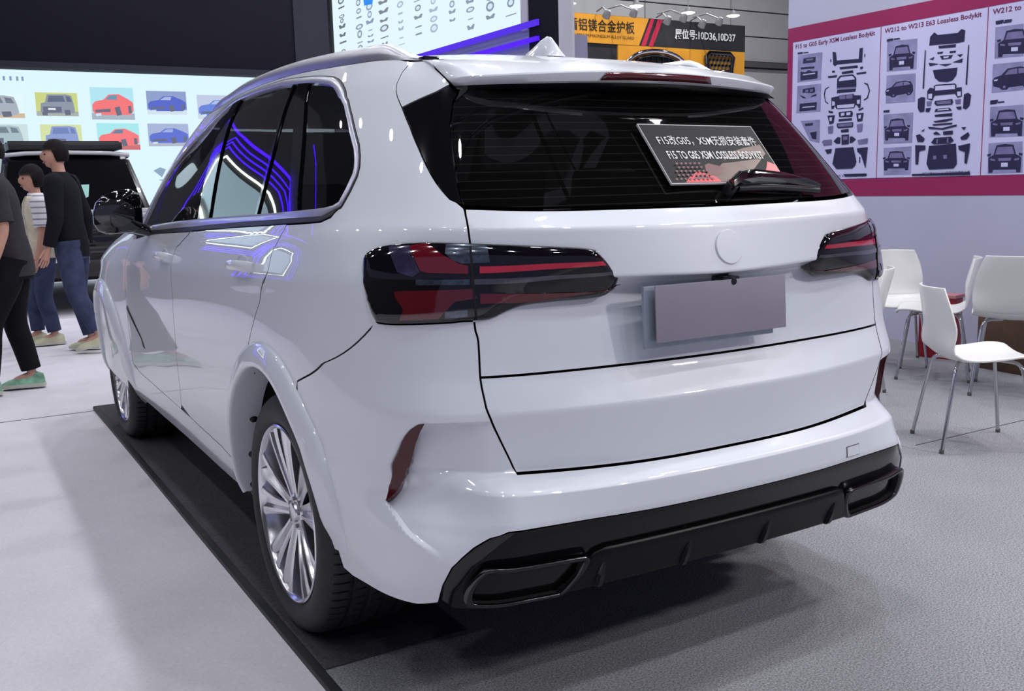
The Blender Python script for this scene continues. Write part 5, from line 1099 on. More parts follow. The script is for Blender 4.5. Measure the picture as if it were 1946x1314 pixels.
# ================================================================== INFORMATION BOARD ON THE REAR GLASS
def glass_board():
    TL,TR,BR,BL=[Vector(p) for p in ((-.105,-.683,1.480),(.309,-.676,1.477),(.313,-.790,1.346),(-.106,-.826,1.319))]
    ex=(TR-TL).normalized(); n=(BL-TL).cross(ex).normalized(); n=n if n.y<0 else -n
    ey=n.cross(ex).normalized(); ey=ey if ey.z>0 else -ey
    org=BL+n*.014-Vector((0,0,.004)); Wd=.416; Hd=(TL-BL).dot(ey)
    M['bdark']=mat('board_charcoal_print',(.010,.010,.012),.55,spec=.2,noise=(30,.3)); M['bred']=mat('board_red_print',srgb(214,62,72),.35,spec=.4,noise=(20,.1)); M['bred2']=mat('board_dark_red_print',srgb(96,18,26),.35,noise=(20,.15)); M['bbrown']=mat('board_brown_print',srgb(92,58,46),.35,noise=(14,.3)); M['bedge']=mat('board_foam_edge',(.55,.55,.55),.6,noise=(10,.05))
    R=Matrix((ex,ey,n)).transposed(); C=org+ex*(Wd/2)+ey*(Hd/2)
    bm=bmesh.new(); box(bm,C,(Wd,Hd,.006),R); b=bobj('information_board',bm,[M['bedge']]); tag(b,'slanted black and red information board lying on the rear glass of the white car','sign')
    def pt2(u,v,h=0): return org+ex*(u*Wd)+ey*(v*Hd)+n*(.0034+h)
    def pr(nm,polys):
        V=[];F=[];mi=[];mm=[]
        for k,(c,P) in enumerate(polys):
            if c not in mm: mm.append(c)
            q=len(V); V+=[pt2(u,v,k*.00012) for u,v in P]; F.append(tuple(range(q,q+len(P)))); mi.append(mm.index(c))
        return mesh(nm,V,F,[M[c] for c in mm],b,mi=mi)
    L=[('bdark',[(.006,.015),(.994,.015),(.994,.985),(.006,.985)]),('bbrown',[(.30,.02),(.62,.02),(.97,.50),(.97,.66),(.80,.60),(.62,.50),(.50,.30),(.42,.22)]),('bred',[(.12,.02),(.42,.02),(.40,.10),(.32,.17),(.26,.19),(.17,.10)]),('bred2',[(.18,.06),(.34,.10),(.38,.06),(.30,.13),(.24,.13)]),('bred2',[(.33,.15),(.44,.12),(.52,.26),(.40,.33),(.36,.30)]),('bred',[(.72,.02),(.994,.02),(.994,.30),(.94,.36),(.88,.22)]),('bdark',[(.50,.33),(.66,.36),(.90,.42),(.92,.48),(.60,.42)])]
    for r in range(5):
        for c in range(9):
            u=.045+.037*c+(.018 if r%2 else 0)+.016*r; v=.07+.060*r
            if u<.33-.02*r+.06 and v<.36-.0: L.append(('bred2',[(u,v),(u+.017,v+.020),(u+.028,v+.010),(u+.012,v-.022)]))
    pr('board_print',L)
    textmesh('board_characters','F15改G05，X5M无损安装套件',Wd*.86,M['whitep'],b,pt2(.085,.63,.0012),ex,ey,height=Hd*.17,bold=.004)
    textmesh('board_letters','F15 TO G05 X5M LOSSLESS BODYKIT',Wd*.83,M['whitep'],b,pt2(.10,.40,.0012),ex,ey,height=Hd*.135,bold=.012)
glass_board()
# ================================================================== CHAIRS
M['shell']=mat('white_plastic_shell',(.74,.73,.71),.35,coat=.2,spec=.5,noise=(4,.015)); M['leg']=mat('chromed_chair_tube',(.55,.55,.57),.15,metal=1,noise=(10,.05)); M['foot']=mat('grey_foot_cap',(.08,.08,.08),.6,noise=(10,.05))
def chair_parts(root):
    # one moulded shell: profile from the front lip to the top of the back, widths along it
    prof=[(.235,.425),(.215,.447),(.14,.452),(.04,.440),(-.06,.432),(-.13,.437),(-.175,.460),(-.200,.505),(-.216,.56),(-.232,.63),(-.248,.70),(-.262,.76),(-.270,.80)]
    wid=[.185,.205,.225,.228,.222,.214,.205,.207,.212,.206,.190,.168,.150]
    P=catmull(prof,3); Wd=catmull([(w,0) for w in wid],3); m=11; V=[];F=[]
    for (y,z),w in zip(P,Wd):
        w=w[0]; back=float(sstep(.46,.62,z))
        for j in range(m):
            t=-1+2*j/(m-1); cup=t*t
            V.append((t*w, y+back*.045*cup, z+(1-back)*.022*cup*(1 if z<.47 else .5)))
    n=len(P)
    for i in range(n-1):
        for j in range(m-1): a=i*m+j; F.append((a,a+1,a+m+1,a+m))
    # split into seat and backrest parts of one moulding
    k=[i for i,p in enumerate(P) if p[1]>.47 and p[0]<0][0]
    def sub(nm,i0,i1):
        FF=[f for q,f in enumerate(F) if i0<=q//(m-1)<i1]; ids=sorted({v for f in FF for v in f}); mp={v:i for i,v in enumerate(ids)}
        o=mesh(nm,[V[v] for v in ids],[tuple(mp[v] for v in f) for f in FF],[M['shell']],root,True)
        s=o.modifiers.new('t','SOLIDIFY'); s.thickness=.011; s.offset=0
        b=o.modifiers.new('b','BEVEL'); b.width=.003; b.segments=2; b.limit_method='ANGLE'; b.angle_limit=1.0
        return o
    sub('seat',0,k); sub('backrest',k,n-1)
    for sx in (-1,1):
        for nm,top,bot in (('front',(.10,.10),(.205,.215)),('rear',(.10,-.10),(.20,-.225))):
            bm=bmesh.new(); a=Vector((sx*.06,top[1],.428)); c=Vector((sx*.155,top[1]*1.55,.428)); d=Vector((sx*bot[0],bot[1],.004))
            pts=[a,a.lerp(c,.6)]+[ (1-t)**2*a.lerp(c,.6)+2*t*(1-t)*c+t*t*c.lerp(d,.14) for t in (.25,.5,.75)]+[c.lerp(d,.14),c.lerp(d,.5),d]
            tube(bm,pts,.0095,8); l=bobj('leg',bm,[M['leg']],root,60)
            bm=bmesh.new(); lathe(bm,[(.0001,0),(.011,0),(.012,.014),(.010,.02)],'z',10,d-Vector((0,0,.004))); bobj('foot_cap',bm,[M['foot']],l,40)
    bm=bmesh.new(); tube(bm,[(-.06,.10,.428),(-.06,-.10,.428)],.008,6); tube(bm,[(.06,.10,.428),(.06,-.10,.428)],.008,6); o=bobj('seat_frame',bm,[M['leg']],root,60); o['kind']='stuff'
def copy_tree(o,parent=None):
    c=o.copy(); COL.objects.link(c)
    if parent is not None: c.parent=parent
    for ch in o.children: copy_tree(ch,c)
    return c
CH=[((2.655,.160),-123.2,'white shell chair on chrome legs nearest to the car, its back turned to it'),
((3.0,1.28),35,'white chair almost hidden behind the rear corner of the car, nearer of the two there'),
((4.18,1.86),135,'white chair by the wall behind the almost hidden chair, facing the car'),
((3.98,1.38),35,'white chair seen from its side, in front of the red box'),
((3.93,.78),-60,'white chair at the right picture edge showing its back')]
c0=empty('shell_chair',CH[0][2],'chair',(*CH[0][0],0),math.radians(CH[0][1]),'white shell chairs by the wall'); chair_parts(c0)
for (xy,rz,lb) in CH[1:]:
    c=copy_tree(c0); c.location=(*xy,0); c.scale=(1.07,)*3 if xy[0]==3.93 else (1,1,1); c.rotation_euler=(0,0,math.radians(rz)); c['label']=lb
# red box and brown carton behind the chairs
M['redbox']=mat('red_board_box',srgb(150,14,34),.4,noise=(5,.06)); M['redtop']=mat('pale_red_lid',srgb(190,120,128),.4,noise=(5,.05)); M['brown']=mat('brown_carton',srgb(84,62,46),.8,noise=(14,.12)); M['tape']=mat('brown_tape',srgb(110,84,60),.3,noise=(10,.05))
r=empty('red_box','upright red box with pale lid standing behind the side-on chair','box',(4.62,1.80,0),.2)
bm=bmesh.new(); box(bm,(0,0,.225),(.14,.26,.45),bevel=.006); bobj('body',bm,[M['redbox']],r,40); bm=bmesh.new(); box(bm,(0,0,.462),(.16,.28,.026),bevel=.005); bobj('lid',bm,[M['redtop']],r,40)
r=empty('carton','brown cardboard carton on the floor behind the chair at the right edge','box',(4.74,1.15,0),-.1)
bm=bmesh.new(); box(bm,(0,0,.18),(.60,.42,.36),bevel=.004); bobj('body',bm,[M['brown']],r,40)
boxo('tape',(0,0,.3605),(.6,.05,.002),M['tape'],r)
for s in (1,-1): boxo('flap',(0,.105*s,.363),(.59,.20,.004),M['brown'],r)
# ================================================================== BLACK OFF-ROAD CAR BEFORE THE LIT WALL
def offroader():
    r=empty('off_road_car','boxy black off-road car with roof tray parked before the lit picture wall','car',(-.08,9.75,0),0)
    M['blk']=mat('black_car_paint',(.008,.008,.009),.25,coat=.8,noise=(3,.05)); M['silver']=mat('pale_silver',(.50,.49,.52),.35,coat=.5,noise=(4,.03)); M['cyanp']=mat('pale_green_sheet',srgb(150,200,190),.6,noise=(5,.05))
    wx=.96
    def loft(nm,secs,mt,sm=35):
        bm=bmesh.new(); R=[[bm.verts.new(p) for p in s] for s in secs]
        for a,b in zip(R[:-1],R[1:]):
            k=len(a)
            for i in range(k): bm.faces.new((a[i],a[(i+1)%k],b[(i+1)%k],b[i]))
        bm.faces.new(R[0][::-1]); bm.faces.new(R[-1]); bmesh.ops.recalc_face_normals(bm,faces=bm.faces); bmesh.ops.bevel(bm,geom=[e for e in bm.edges if e.calc_face_angle(0)>.5],offset=.03,segments=2,affect='EDGES'); return bobj(nm,bm,[mt],r,sm)
    sec=lambda y,z0,z1,w0,w1:[(-w0,y,z0),(w0,y,z0),(w1,y,z1),(-w1,y,z1)]
    body=loft('body',[sec(0,.42,.98,.86,.86),sec(.15,.36,1.06,wx,.94),sec(1.25,.36,1.14,wx,.95),sec(4.5,.36,1.16,wx,.95),sec(4.65,.42,1.1,.9,.9)],M['blk'])
    cab=loft('cabin',[[(-.92,1.15,1.13),(.92,1.15,1.13),(.74,1.62,1.85),(-.74,1.62,1.85)],[(-.92,1.5,1.13),(.92,1.5,1.13),(.76,1.72,1.90),(-.76,1.72,1.90)],[(-.92,4.4,1.15),(.92,4.4,1.15),(.76,4.2,1.90),(-.76,4.2,1.90)]],M['blk'])
    # windscreen, set proud of the raked front of the cabin
    mesh('windscreen',[(-.83,1.165,1.185),(.83,1.165,1.185),(.70,1.56,1.80),(-.70,1.56,1.80)],[(0,1,2,3)],[M['gloss']],cab)
    mesh('paper_sheet',[(-.10,1.245,1.33),(.16,1.245,1.30),(.20,1.345,1.50),(-.14,1.335,1.49)],[(0,1,2,3)],[M['cyanp']],cab)
    boxo('scuttle_panel',(0,1.02,1.155),(1.84,.30,.05),M['silver'],body,.015); bo=boxo('bonnet',(0,.58,1.10),(1.70,.80,.06),M['silver'],body,.02)  # scuttle and bonnet coloured paler than the black body
    for s in (1,-1): boxo('bonnet_vent',(.55*s,.60,1.134),(.18,.10,.012),M['gloss'],bo,.004)
    tubebm=bmesh.new(); tube(tubebm,[(-.76,1.60,1.88),(-.5,1.57,1.905),(0,1.56,1.915),(.5,1.57,1.905),(.76,1.60,1.88)],.028,8); bobj('roof_edge',tubebm,[M['silver']],cab,60)
    rk=boxo('roof_tray',(0,2.8,2.0),(1.36,2.5,.10),M['satin'],r,.02)
    for k in range(6): boxo('tray_bar',(0,1.75+.42*k,2.055),(1.34,.05,.03),M['satin'],rk)
    g=boxo('grille',(0,-.02,.80),(.95,.06,.24),M['gloss'],body,.01)
    for k in range(3): boxo('grille_slat',(0,-.055,.72+.08*k),(.9,.02,.02),M['satin'],g)
    for s in (1,-1):
        bm=bmesh.new(); lathe(bm,[(.0001,-.045),(.06,-.04),(.10,-.02),(.11,.02)],'y',20,(.68*s,0,.82)); bobj('head_lamp',bm,[M['lampclear']],body,50)
        bm=bmesh.new(); box(bm,(1.08*s,1.30,1.22),(.22,.12,.20),bevel=.04); bobj('wing_mirror',bm,[M['blk']],r,50)
        for y in (.95,3.75):
            bm=bmesh.new(); lathe(bm,[(.24,-.14),(.36,-.14),(.40,-.10),(.40,.10),(.36,.14),(.24,.14)],'x',32,(.82*s,y,.40)); t=bobj('tyre',bm,[M['rubber']],r,40)
            bm=bmesh.new(); lathe(bm,[(.0001,.10),(.10,.12),(.2,.10),(.24,.13),(.24,-.1),(.0001,-.1)],'x',24,(0,0,0)); bmesh.ops.transform(bm,matrix=Matrix.Translation((.82*s,y,.40))@Matrix.Diagonal((s,1,1,1)),verts=bm.verts); bmesh.ops.recalc_face_normals(bm,faces=bm.faces); bobj('rim',bm,[M['alloyd']],t,40)
    boxo('bumper',(0,-.08,.52),(1.80,.22,.20),M['satin'],r,.03)
offroader()
# ================================================================== PEOPLE
M['skin']=mat('skin',srgb(196,148,128),.5,spec=.4,noise=(18,.05)); M['hair']=mat('black_hair',(.008,.006,.006),.75,spec=.15,noise=(60,.4)); M['lips']=mat('lips',srgb(150,84,80),.45,noise=(9,.05)); M['eye']=mat('eye_dark',(.02,.015,.012),.2,noise=(9,.05)); M['eyew']=mat('eye_white',(.7,.68,.66),.3,noise=(9,.02))
def cloth(n,c,a=.12,s=14): return mat(n,c,.9,spec=.15,noise=(s,a,5),bump=(60,.15))
def skinmesh(name,verts,edges,rad,mt,parent,root=0,sub=2):
    me=bpy.data.meshes.new(name); me.from_pydata([tuple(v) for v in verts],edges,[]); o=link(name,me,parent,[mt])
    md=o.modifiers.new('skin','SKIN'); md.use_smooth_shade=True; md.branch_smoothing=.3
    for i,r in enumerate(rad):
        sv=me.skin_vertices[0].data[i]; sv.radius=(r,r) if not hasattr(r,'__len__') else r; sv.use_root=(i==root)
    s=o.modifiers.new('sub','SUBSURF'); s.levels=sub; s.render_levels=sub
    dg=bpy.context.evaluated_depsgraph_get(); m2=bpy.data.meshes.new_from_object(o.evaluated_get(dg)); o.modifiers.clear(); o.data=m2; bpy.data.meshes.remove(me); m2.name=name
    m2.polygons.foreach_set('use_smooth',[True]*len(m2.polygons)); 
    if not m2.materials: m2.materials.append(mt)
    return o
def head_geo(c,face,size,parent_body):
    """head mesh data (verts, faces) around c looking along face"""
    f=Vector(face).normalized(); up=Vector((0,0,1)); s=f.cross(up).normalized()
    V=[];F=[]; nu,nv=20,14
    for i in range(nv+1):
        a=PI*i/nv
        for j in range(nu):
            b=2*PI*j/nu; x=math.sin(a)*math.cos(b); y=math.sin(a)*math.sin(b); z=math.cos(a)
            X=x*.098; Y=y*.076; Z=z*.118
            if z<0: 
                k=-z; Y*=1-.30*k; X*=1-.12*k
                if x>0: X+=.010*k
            # nose, brow, chin
            if x>.55:
                nose=math.exp(-((y/.16)**2))*math.exp(-((z+.12)/.20)**2); X+=.026*nose
                chin=math.exp(-((y/.3)**2))*math.exp(-((z+.80)/.16)**2); X+=.010*chin
                eye=math.exp(-(((abs(y)-.33)/.14)**2))*math.exp(-((z-.05)/.10)**2); X-=.010*eye
            V.append(Vector(c)+(f*X+s*Y+up*Z)*size)
    for i in range(nv):
        for j in range(nu):
            F.append((i*nu+j,(i+1)*nu+j,(i+1)*nu+(j+1)%nu,i*nu+(j+1)%nu))
    return V,F,f,s,up
def dirx_(J): return 1. if J['toL'][0]>J['anL'][0] else -1.
def person(name,label,J,colors,face,hair,loc,scale=1.,turn=0):
    """J: joint dict in metres relative to loc. One continuous body; clothes and hair are its children"""
    RT_=Matrix.Rotation(math.radians(turn),3,'Z'); P={k:(RT_@Vector(v))*scale for k,v in J.items()}
    order=['pelvis','waist','chest','neck','skull','shL','elL','wrL','paL','shR','elR','wrR','paR','hipL','knL','anL','toL','hipR','knR','anR','toR']
    idx={k:i for i,k in enumerate(order)}; ed=[('pelvis','waist'),('waist','chest'),('chest','neck'),('neck','skull'),('chest','shL'),('shL','elL'),('elL','wrL'),('wrL','paL'),('chest','shR'),('shR','elR'),('elR','wrR'),('wrR','paR'),('pelvis','hipL'),('hipL','knL'),('knL','anL'),('anL','toL'),('pelvis','hipR'),('hipR','knR'),('knR','anR'),('anR','toR')]
    rad={'pelvis':(.10,.08),'waist':(.105,.08),'chest':(.13,.09),'neck':.052,'skull':.07,'sh':.058,'el':.040,'wr':.026,'pa':(.036,.018),'hip':.07,'kn':.055,'an':.036,'to':.034}
    V=[P[k] for k in order]; E=[(idx[a],idx[b]) for a,b in ed]; Rr=[]
    for k in order:
        r=rad.get(k,rad.get(k[:2],rad.get(k[:3],.05))); Rr.append(tuple(x*scale for x in r) if hasattr(r,'__len__') else r*scale)
    # fingers as chains rooted inside the palm
    for sd in 'LR':
        w=P['wr'+sd]; p=P['pa'+sd]; d=(p-w).normalized(); out=Vector(face).normalized(); out=(out-d*out.dot(d)).normalized(); side=d.cross(out)
        for k,(o,l) in enumerate(((-.030,.072),(-.010,.082),(.010,.078),(.029,.062))):
            b=len(V); a0=p+out*(-o)*scale; V+=[a0+d*.030*scale,a0+d*(.030+l*.5)*scale+side*.006*(1 if sd=='L' else -1),a0+d*(.028+l)*scale+side*.022*(1 if sd=='L' else -1)]; Rr+=[.0095*scale,.0088*scale,.0075*scale]; E+=[(idx['pa'+sd],b),(b,b+1),(b+1,b+2)]
        b=len(V); V+=[p.lerp(w,.35)+out*.034*scale,p+out*.052*scale+d*.030*scale]; Rr+=[.011*scale,.0088*scale]; E+=[(idx['wr'+sd],b),(b,b+1)]
    body=skinmesh(name,V,E,Rr,M['skin'],None,0,2)
    # head joined into the same mesh
    hv,hf,f,s,up=head_geo(P['skull'],face,scale,None); bm=bmesh.new(); bm.from_mesh(body.data); vs=[bm.verts.new(v) for v in hv]
    for q in hf:
        try: bm.faces.new([vs[i] for i in q]).smooth=True
        except ValueError: pass
    for e in (-1,1):    # ears
        r=bmesh.ops.create_uvsphere(bm,u_segments=8,v_segments=6,radius=1); bmesh.ops.transform(bm,matrix=Matrix.Translation(P['skull']+(s*.073*e-f*.006-up*.012)*scale)@Matrix((f*.020*scale,s*.010*scale,up*.032*scale)).transposed().to_4x4(),verts=r['verts'])
    bmesh.ops.remove_doubles(bm,verts=vs,dist=1e-5); bm.to_mesh(body.data); bm.free(); body.location=loc; tag(body,label,'person')
    for e in (-1,1):
        bm=bmesh.new(); bmesh.ops.create_uvsphere(bm,u_segments=10,v_segments=8,radius=.0115*scale); bmesh.ops.translate(bm,verts=bm.verts,vec=P['skull']+(f*.079+s*.027*e+up*.006)*scale); bobj('eye',bm,[M['eye']],body,60)
    bm=bmesh.new(); bmesh.ops.create_uvsphere(bm,u_segments=10,v_segments=6,radius=1); bmesh.ops.transform(bm,matrix=Matrix.Translation(P['skull']+(f*.088-up*.062)*scale)@Matrix((f*.010*scale,s*.022*scale,up*.007*scale)).transposed().to_4x4(),verts=bm.verts); bobj('mouth',bm,[M['lips']],body,60)
    # hair cap
    bm=bmesh.new(); hl=hair['len']; nu,nv=22,12; R=[]
    for i in range(nv+1):
        a=PI*(hl*i/nv); ring=[]
        for j in range(nu):
            b=2*PI*j/nu; x=math.sin(a)*math.cos(b); y=math.sin(a)*math.sin(b); z=math.cos(a)
            if x>.25: # hairline in front
                lim=hair.get('fringe',.42); z=max(z,lim) ; 
            k=1.0 if z>-.3 else 1-.12*(-z-.3)
            jit=1+.03*math.sin(9*b+3*a)
            X=(x*.112-.008)*jit*k if x<=.25 or z>.43 else x*.106
            ring.append(bm.verts.new(P['skull']+(f*X+s*y*.090*jit*k+up*(z*.132+.004))*scale))
        R.append(ring)
    for a_,b_ in zip(R[:-1],R[1:]):
        for j in range(nu):
            try: bm.faces.new((a_[j],b_[j],b_[(j+1)%nu],a_[(j+1)%nu]))
            except ValueError: pass
    bobj('hair',bm,[M['hair']],body,80)
    sl=colors['sleeve']; k=P['chest'].z/1.34
    fw=RT_@Vector((dirx_(J),0,0)); sdv=Vector((0,0,1)).cross(fw)
    def torso(bm,rows,n=20):
        R=[]
        for z,w,d in rows:
            zz=z*k; t=[P['pelvis'],P['waist'],P['chest'],P['neck']]; c=t[0]
            for p,q in zip(t[:-1],t[1:]):
                if p.z<=zz: c=p.lerp(q,min(1.2,(zz-p.z)/(q.z-p.z)))
            c=Vector((c.x,c.y,zz)); R.append([bm.verts.new(c+(sdv*w*math.cos(2*PI*i/n)+fw*d*math.sin(2*PI*i/n))*k) for i in range(n)])
        for p,q in zip(R[:-1],R[1:]):
            for i in range(n): bm.faces.new((p[i],p[(i+1)%n],q[(i+1)%n],q[i]))
        bm.faces.new(R[0][::-1]); bm.faces.new(R[-1])
    def limb(bm,pts,rad):
        Q=catmull(pts,4); rr=[float(np.interp(i,np.linspace(0,len(Q)-1,len(rad)),rad))*k for i in range(len(Q))]; tube(bm,[Vector(q) for q in Q],rr,12)
    bm=bmesh.new()
    torso(bm,[(.80,.172,.128),(.86,.178,.132),(.98,.170,.126),(1.08,.162,.120),(1.20,.172,.126),(1.31,.184,.130),(1.385,.186,.120),(1.43,.160,.100),(1.465,.105,.080),(1.495,.070,.068)])
    for sd in 'LR':
        S=P['sh'+sd]; inn=S.lerp(P['chest'],.25); inn.z=S.z+.005
        if sl=='long': limb(bm,[inn,S,S.lerp(P['el'+sd],.5),P['el'+sd],P['el'+sd].lerp(P['wr'+sd],.55),P['el'+sd].lerp(P['wr'+sd],.95)],[.078,.082,.072,.064,.056,.050])
        else: limb(bm,[inn,S,S.lerp(P['el'+sd],.45),S.lerp(P['el'+sd],.85)],[.078,.082,.074,.070])
    bobj('jacket' if sl=='long' else 'shirt',bm,[colors['top']],body,60)
    if 'vest' in colors:
        V=[];F=[]; rows=[(.86,.190,.146),(.98,.182,.140),(1.08,.174,.134),(1.20,.184,.140),(1.31,.196,.144),(1.385,.190,.134),(1.43,.165,.112),(1.46,.118,.092)]; n=26
        for z,w,d in rows:
            zz=z*k; c=Vector((P['chest'].x*(zz-P['pelvis'].z)/(P['chest'].z-P['pelvis'].z),P['chest'].y,zz))
            for i in range(n+1):
                a=math.radians(118+304*i/n); V.append(c+(sdv*w*math.cos(a)+fw*d*math.sin(a))*k)
        for r in range(len(rows)-1):
            for i in range(n): q=r*(n+1)+i; F.append((q,q+1,q+n+2,q+n+1))
        ve=mesh('vest',V,F,[colors['vest']],body,True); md=ve.modifiers.new('t','SOLIDIFY'); md.thickness=.012
    bm=bmesh.new(); torso(bm,[(.78,.165,.122),(.86,.172,.128),(.94,.168,.124),(1.02,.155,.115)])
    for sd in 'LR':
        H=P['hip'+sd]; limb(bm,[H+Vector((0,0,.05*k)),H.lerp(P['kn'+sd],.35),P['kn'+sd],P['kn'+sd].lerp(P['an'+sd],.5),P['kn'+sd].lerp(P['an'+sd],.90)],[.105,.100,.080,.073,.066])
    bobj('trousers',bm,[colors['legs']],body,60)
    for sd in 'LR':
        a=P['an'+sd]; t=P['to'+sd]; d=(t-a); d.z=0; d.normalize(); hz=min(a.z-.075*scale,t.z-.03*scale)
        # shoe: lofted last
        bm=bmesh.new(); R=[]; sw=Vector((0,0,1)).cross(d)
        tilt=(t.z-.035*scale-(a.z-.085*scale))
        for (l,w,h) in ((-.075,.020,.05),(-.068,.036,.085),(-.02,.042,.105),(.05,.044,.085),(.12,.049,.062),(.17,.044,.048),(.205,.022,.030)):
            c=a+d*l*scale; base=(a.z-.085*scale)+tilt*max(0,l+.075)/.28; c.z=base
            R.append([bm.verts.new(c+sw*x*w*scale+Vector((0,0,z*h*scale))) for x,z in ((-1,0),(-1.02,.25),(-.9,.62),(-.45,1),(.45,1),(.9,.62),(1.02,.25),(1,0))])
        for p,q in zip(R[:-1],R[1:]):
            for k in range(8): bm.faces.new((p[k],p[(k+1)%8],q[(k+1)%8],q[k]))
        bm.faces.new(R[0][::-1]); bm.faces.new(R[-1]); bmesh.ops.recalc_face_normals(bm,faces=bm.faces); sh=bobj('shoe',bm,[colors['shoe']],body,60)
        bm=bmesh.new(); R=[]
        for (l,w) in ((-.08,.026),(-.07,.040),(0,.044),(.07,.046),(.13,.051),(.18,.045),(.212,.020)):
            c=a+d*l*scale; base=(a.z-.085*scale)+tilt*max(0,l+.075)/.28; c.z=base; R.append([bm.verts.new(c+sw*x*w*scale+Vector((0,0,z))) for x,z in ((-1,-.0),(1,-.0),(1.02,.024),(-1.02,.024))])
        for p,q in zip(R[:-1],R[1:]):
            for k in range(4): bm.faces.new((p[k],p[(k+1)%4],q[(k+1)%4],q[k]))
        bm.faces.new(R[0][::-1]); bm.faces.new(R[-1]); bmesh.ops.recalc_face_normals(bm,faces=bm.faces); bobj('sole',bm,[colors['sole']],sh,40)
    return body,P
M['sole']=mat('pale_rubber_sole',(.55,.55,.45),.6,noise=(9,.05)); M['shoep']=mat('cream_trainer',srgb(196,194,164),.7,noise=(16,.12)); M['shoeg']=mat('green_white_trainer',srgb(130,176,150),.7,noise=(12,.5))
jeans=cloth('blue_jeans',srgb(60,66,92),.3,9); black=cloth('black_fabric',(.008,.008,.010)); navy=cloth('navy_black_jacket',(.009,.009,.013)); grey=cloth('dark_grey_shirt',srgb(54,52,56)); 
def striped():
    m=cloth('white_striped_shirt',srgb(226,222,224),.03); nt=m.node_tree; b=nt.nodes['Principled BSDF']; tc=nt.nodes.new('ShaderNodeTexCoord'); sp=nt.nodes.new('ShaderNodeSeparateXYZ'); nt.links.new(tc.outputs['Object'],sp.inputs[0])
    a=nt.nodes.new('ShaderNodeMath'); a.operation='MULTIPLY'; a.inputs[1].default_value=1/.052; nt.links.new(sp.outputs['Z'],a.inputs[0]); f=nt.nodes.new('ShaderNodeMath'); f.operation='FRACT'; nt.links.new(a.outputs[0],f.inputs[0]); g=nt.nodes.new('ShaderNodeMath'); g.operation='LESS_THAN'; g.inputs[1].default_value=.28; nt.links.new(f.outputs[0],g.inputs[0])
    c=nt.nodes.new('ShaderNodeMix'); c.data_type='RGBA'; c.inputs[6].default_value=(*srgb(224,220,224),1); c.inputs[7].default_value=(*srgb(150,146,160),1); nt.links.new(g.outputs[0],c.inputs[0]); nt.links.new(c.outputs[2],b.inputs['Base Color']); return m
def joints(walk,dirx,lean=0.,armL=(0,0),armR=(0,0),h=1.76):
    """dirx=+1 walks to +x, -1 to -x; body width runs along y; walk = stride of (L,R) in metres"""
    k=h/1.76; f=dirx
    J={'pelvis':(0,0,.93),'waist':(.01*f+lean*.3*f,0,1.08),'chest':(.02*f+lean*.8*f,0,1.34),'neck':(.03*f+lean*f,0,1.50),'skull':(.055*f+lean*f,0,1.635)}
    for sd,sg in (('L',1),('R',-1)):
        y=sg*f; st=walk[0] if sd=='L' else walk[1]; ar=armL if sd=='L' else armR
        J['sh'+sd]=(.02*f+lean*.8*f,.175*y,1.40); J['el'+sd]=((.00+ar[0])*f,.235*y,1.12); J['wr'+sd]=((.05+ar[1])*f,.245*y,.885); J['pa'+sd]=((.075+ar[1]*1.15)*f,.24*y,.81)
        J['hip'+sd]=(0,.092*y,.88); J['kn'+sd]=((st*.5+.06)*f,.10*y,.49); up=.10 if st<-.1 else 0
        J['an'+sd]=(st*f,.10*y,.085+up*.6); J['to'+sd]=((st+.13)*f,.105*y,.035+up*.05)
    return {a:tuple(c*k for c in b) for a,b in J.items()}
# man in black jacket walking to the left
person('person','person in black jacket and blue jeans walking left beside the off-road car, right arm hanging',joints((-.20,-.06),-1,.02,(.02,.04),(-.04,-.08),1.83),dict(top=navy,sleeve='long',legs=jeans,shoe=M['shoep'],sole=M['sole']),(-1,-.15,-.03),dict(len=.66,fringe=.30),(-.68,6.55,0),1.,-28)
# woman in striped shirt and pale waistcoat
b,P=person('person','person with black bobbed hair in white striped shirt and cream vest facing left',joints((-.02,.12),-1,.0,(.02,.03),(.0,.02),1.63),dict(top=striped(),vest=cloth('cream_vest',srgb(206,198,176)),sleeve='short',legs=jeans,shoe=M['shoep'],sole=M['sole']),(-1,-.35,-.05),dict(len=.72,fringe=.25),(-.84,7.25,0),1.)
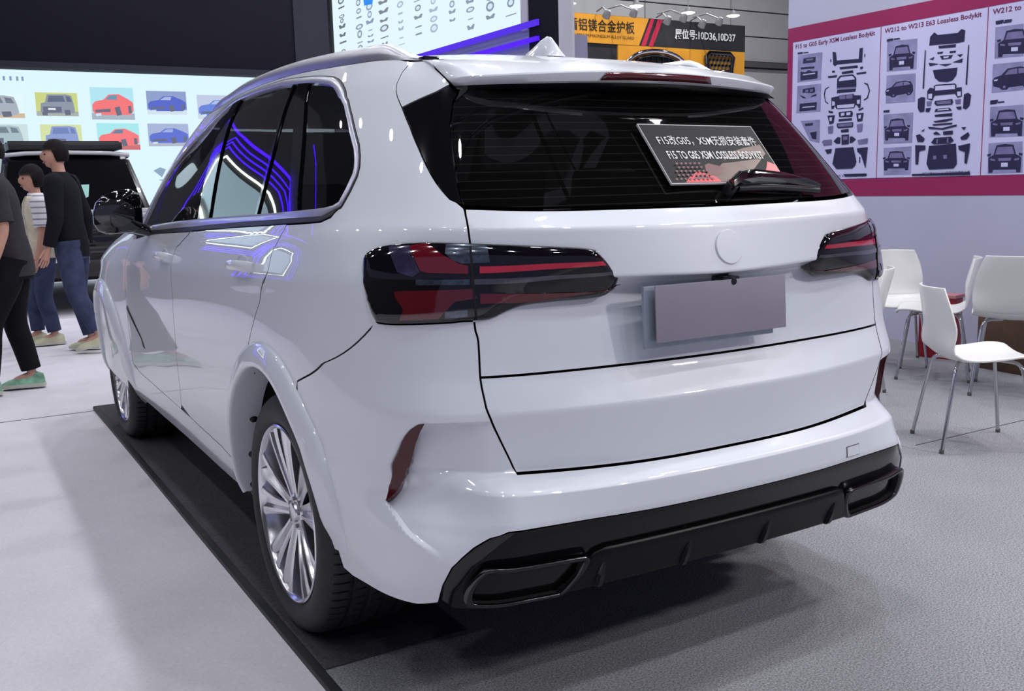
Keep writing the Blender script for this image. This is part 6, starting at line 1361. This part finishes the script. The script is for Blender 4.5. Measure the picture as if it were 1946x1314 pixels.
# person cut by the left picture edge
person('person','person in dark grey shirt and black trousers cut off by the left picture edge',joints((.22,-.04),-1,.05,(.02,.05),(.0,.03),1.78),dict(top=grey,sleeve='short',legs=black,shoe=M['shoeg'],sole=M['sole']),(-1,.1,0),dict(len=.62,fringe=.35),(-1.26,4.85,0),1.,-8)
# ================================================================== LIT BOOTHS ACROSS THE AISLE (seen only as reflections)
def across():
    M['screen']=emat('lit_screen',(.60,.85,1.0),1.1); M['whiteled']=emat('white_led_outline',(.85,1,.92),7); M['blueled']=emat('blue_led_outline',(.06,.01,1.0),5)
    def front(loc,L,H,rz,scr,lab):
        w=boxo('lit_booth_front',(0,0,0),(L,.3,H),M['oblack']); w.location=(loc[0],loc[1],H/2); w.rotation_euler=(0,0,rz); tag(w,lab,'booth')
        def outl(x0,x1,z0,z1,mt,cut,r):
            P=[(x0,z0),(x1,z0),(x1,z1-cut),(x1-cut,z1),(x0,z1)]
            bm=bmesh.new(); tube(bm,[(x,-.2,z) for x,z in P],r,6,closed=True); bobj('led_outline',bm,[M[mt]],w)
        for (x,z,ww,hh) in scr:
            boxo('lit_screen',(x,-.165,z),(ww,.03,hh),M['screen'],w); outl(x-ww*.6,x+ww*.6,z-hh*.65,z+hh*.65,'whiteled',.25,.03)
            for q in (0,.13,.26): outl(x-ww*.82-q,x+ww*.82+q,z-hh*.85-q*.7,z+hh*.85+q,'blueled',.35+q,.022)
    front((-3.75,12.6),4.6,6.4,0,[(.6,0.0,1.0,.95),(-1.3,-1.0,.9,1.2)],'dark booth front with blue outlined screens beyond the left picture edge')
    bm=bmesh.new(); tube(bm,[(-2.2,-.2,1.0),(-.05,-.2,.95),(.35,-.2,1.25),(2.2,-.2,1.15)],.035,6); w=[o for o in SC.objects if o.name.startswith('lit_booth_front')][0]; bobj('led_line',bm,[M['blueled']],w)
    bm=bmesh.new(); tube(bm,[(-2.1,-.2,2.0),(-.55,-.2,2.5),(.25,-.2,2.5)],.035,6); bobj('led_line',bm,[M['blueled']],w)
    front((-6.3,5.),22,3.6,-PI/2,[(-8.2,-.6,1.9,1.0),(-4.4,-.5,1.9,1.0),(0,-.2,1.9,1.1),(4.4,0,1.9,1.2),(8.8,-.1,1.9,1.2)],'dark booth front across the aisle with outlined lit screens')
across()
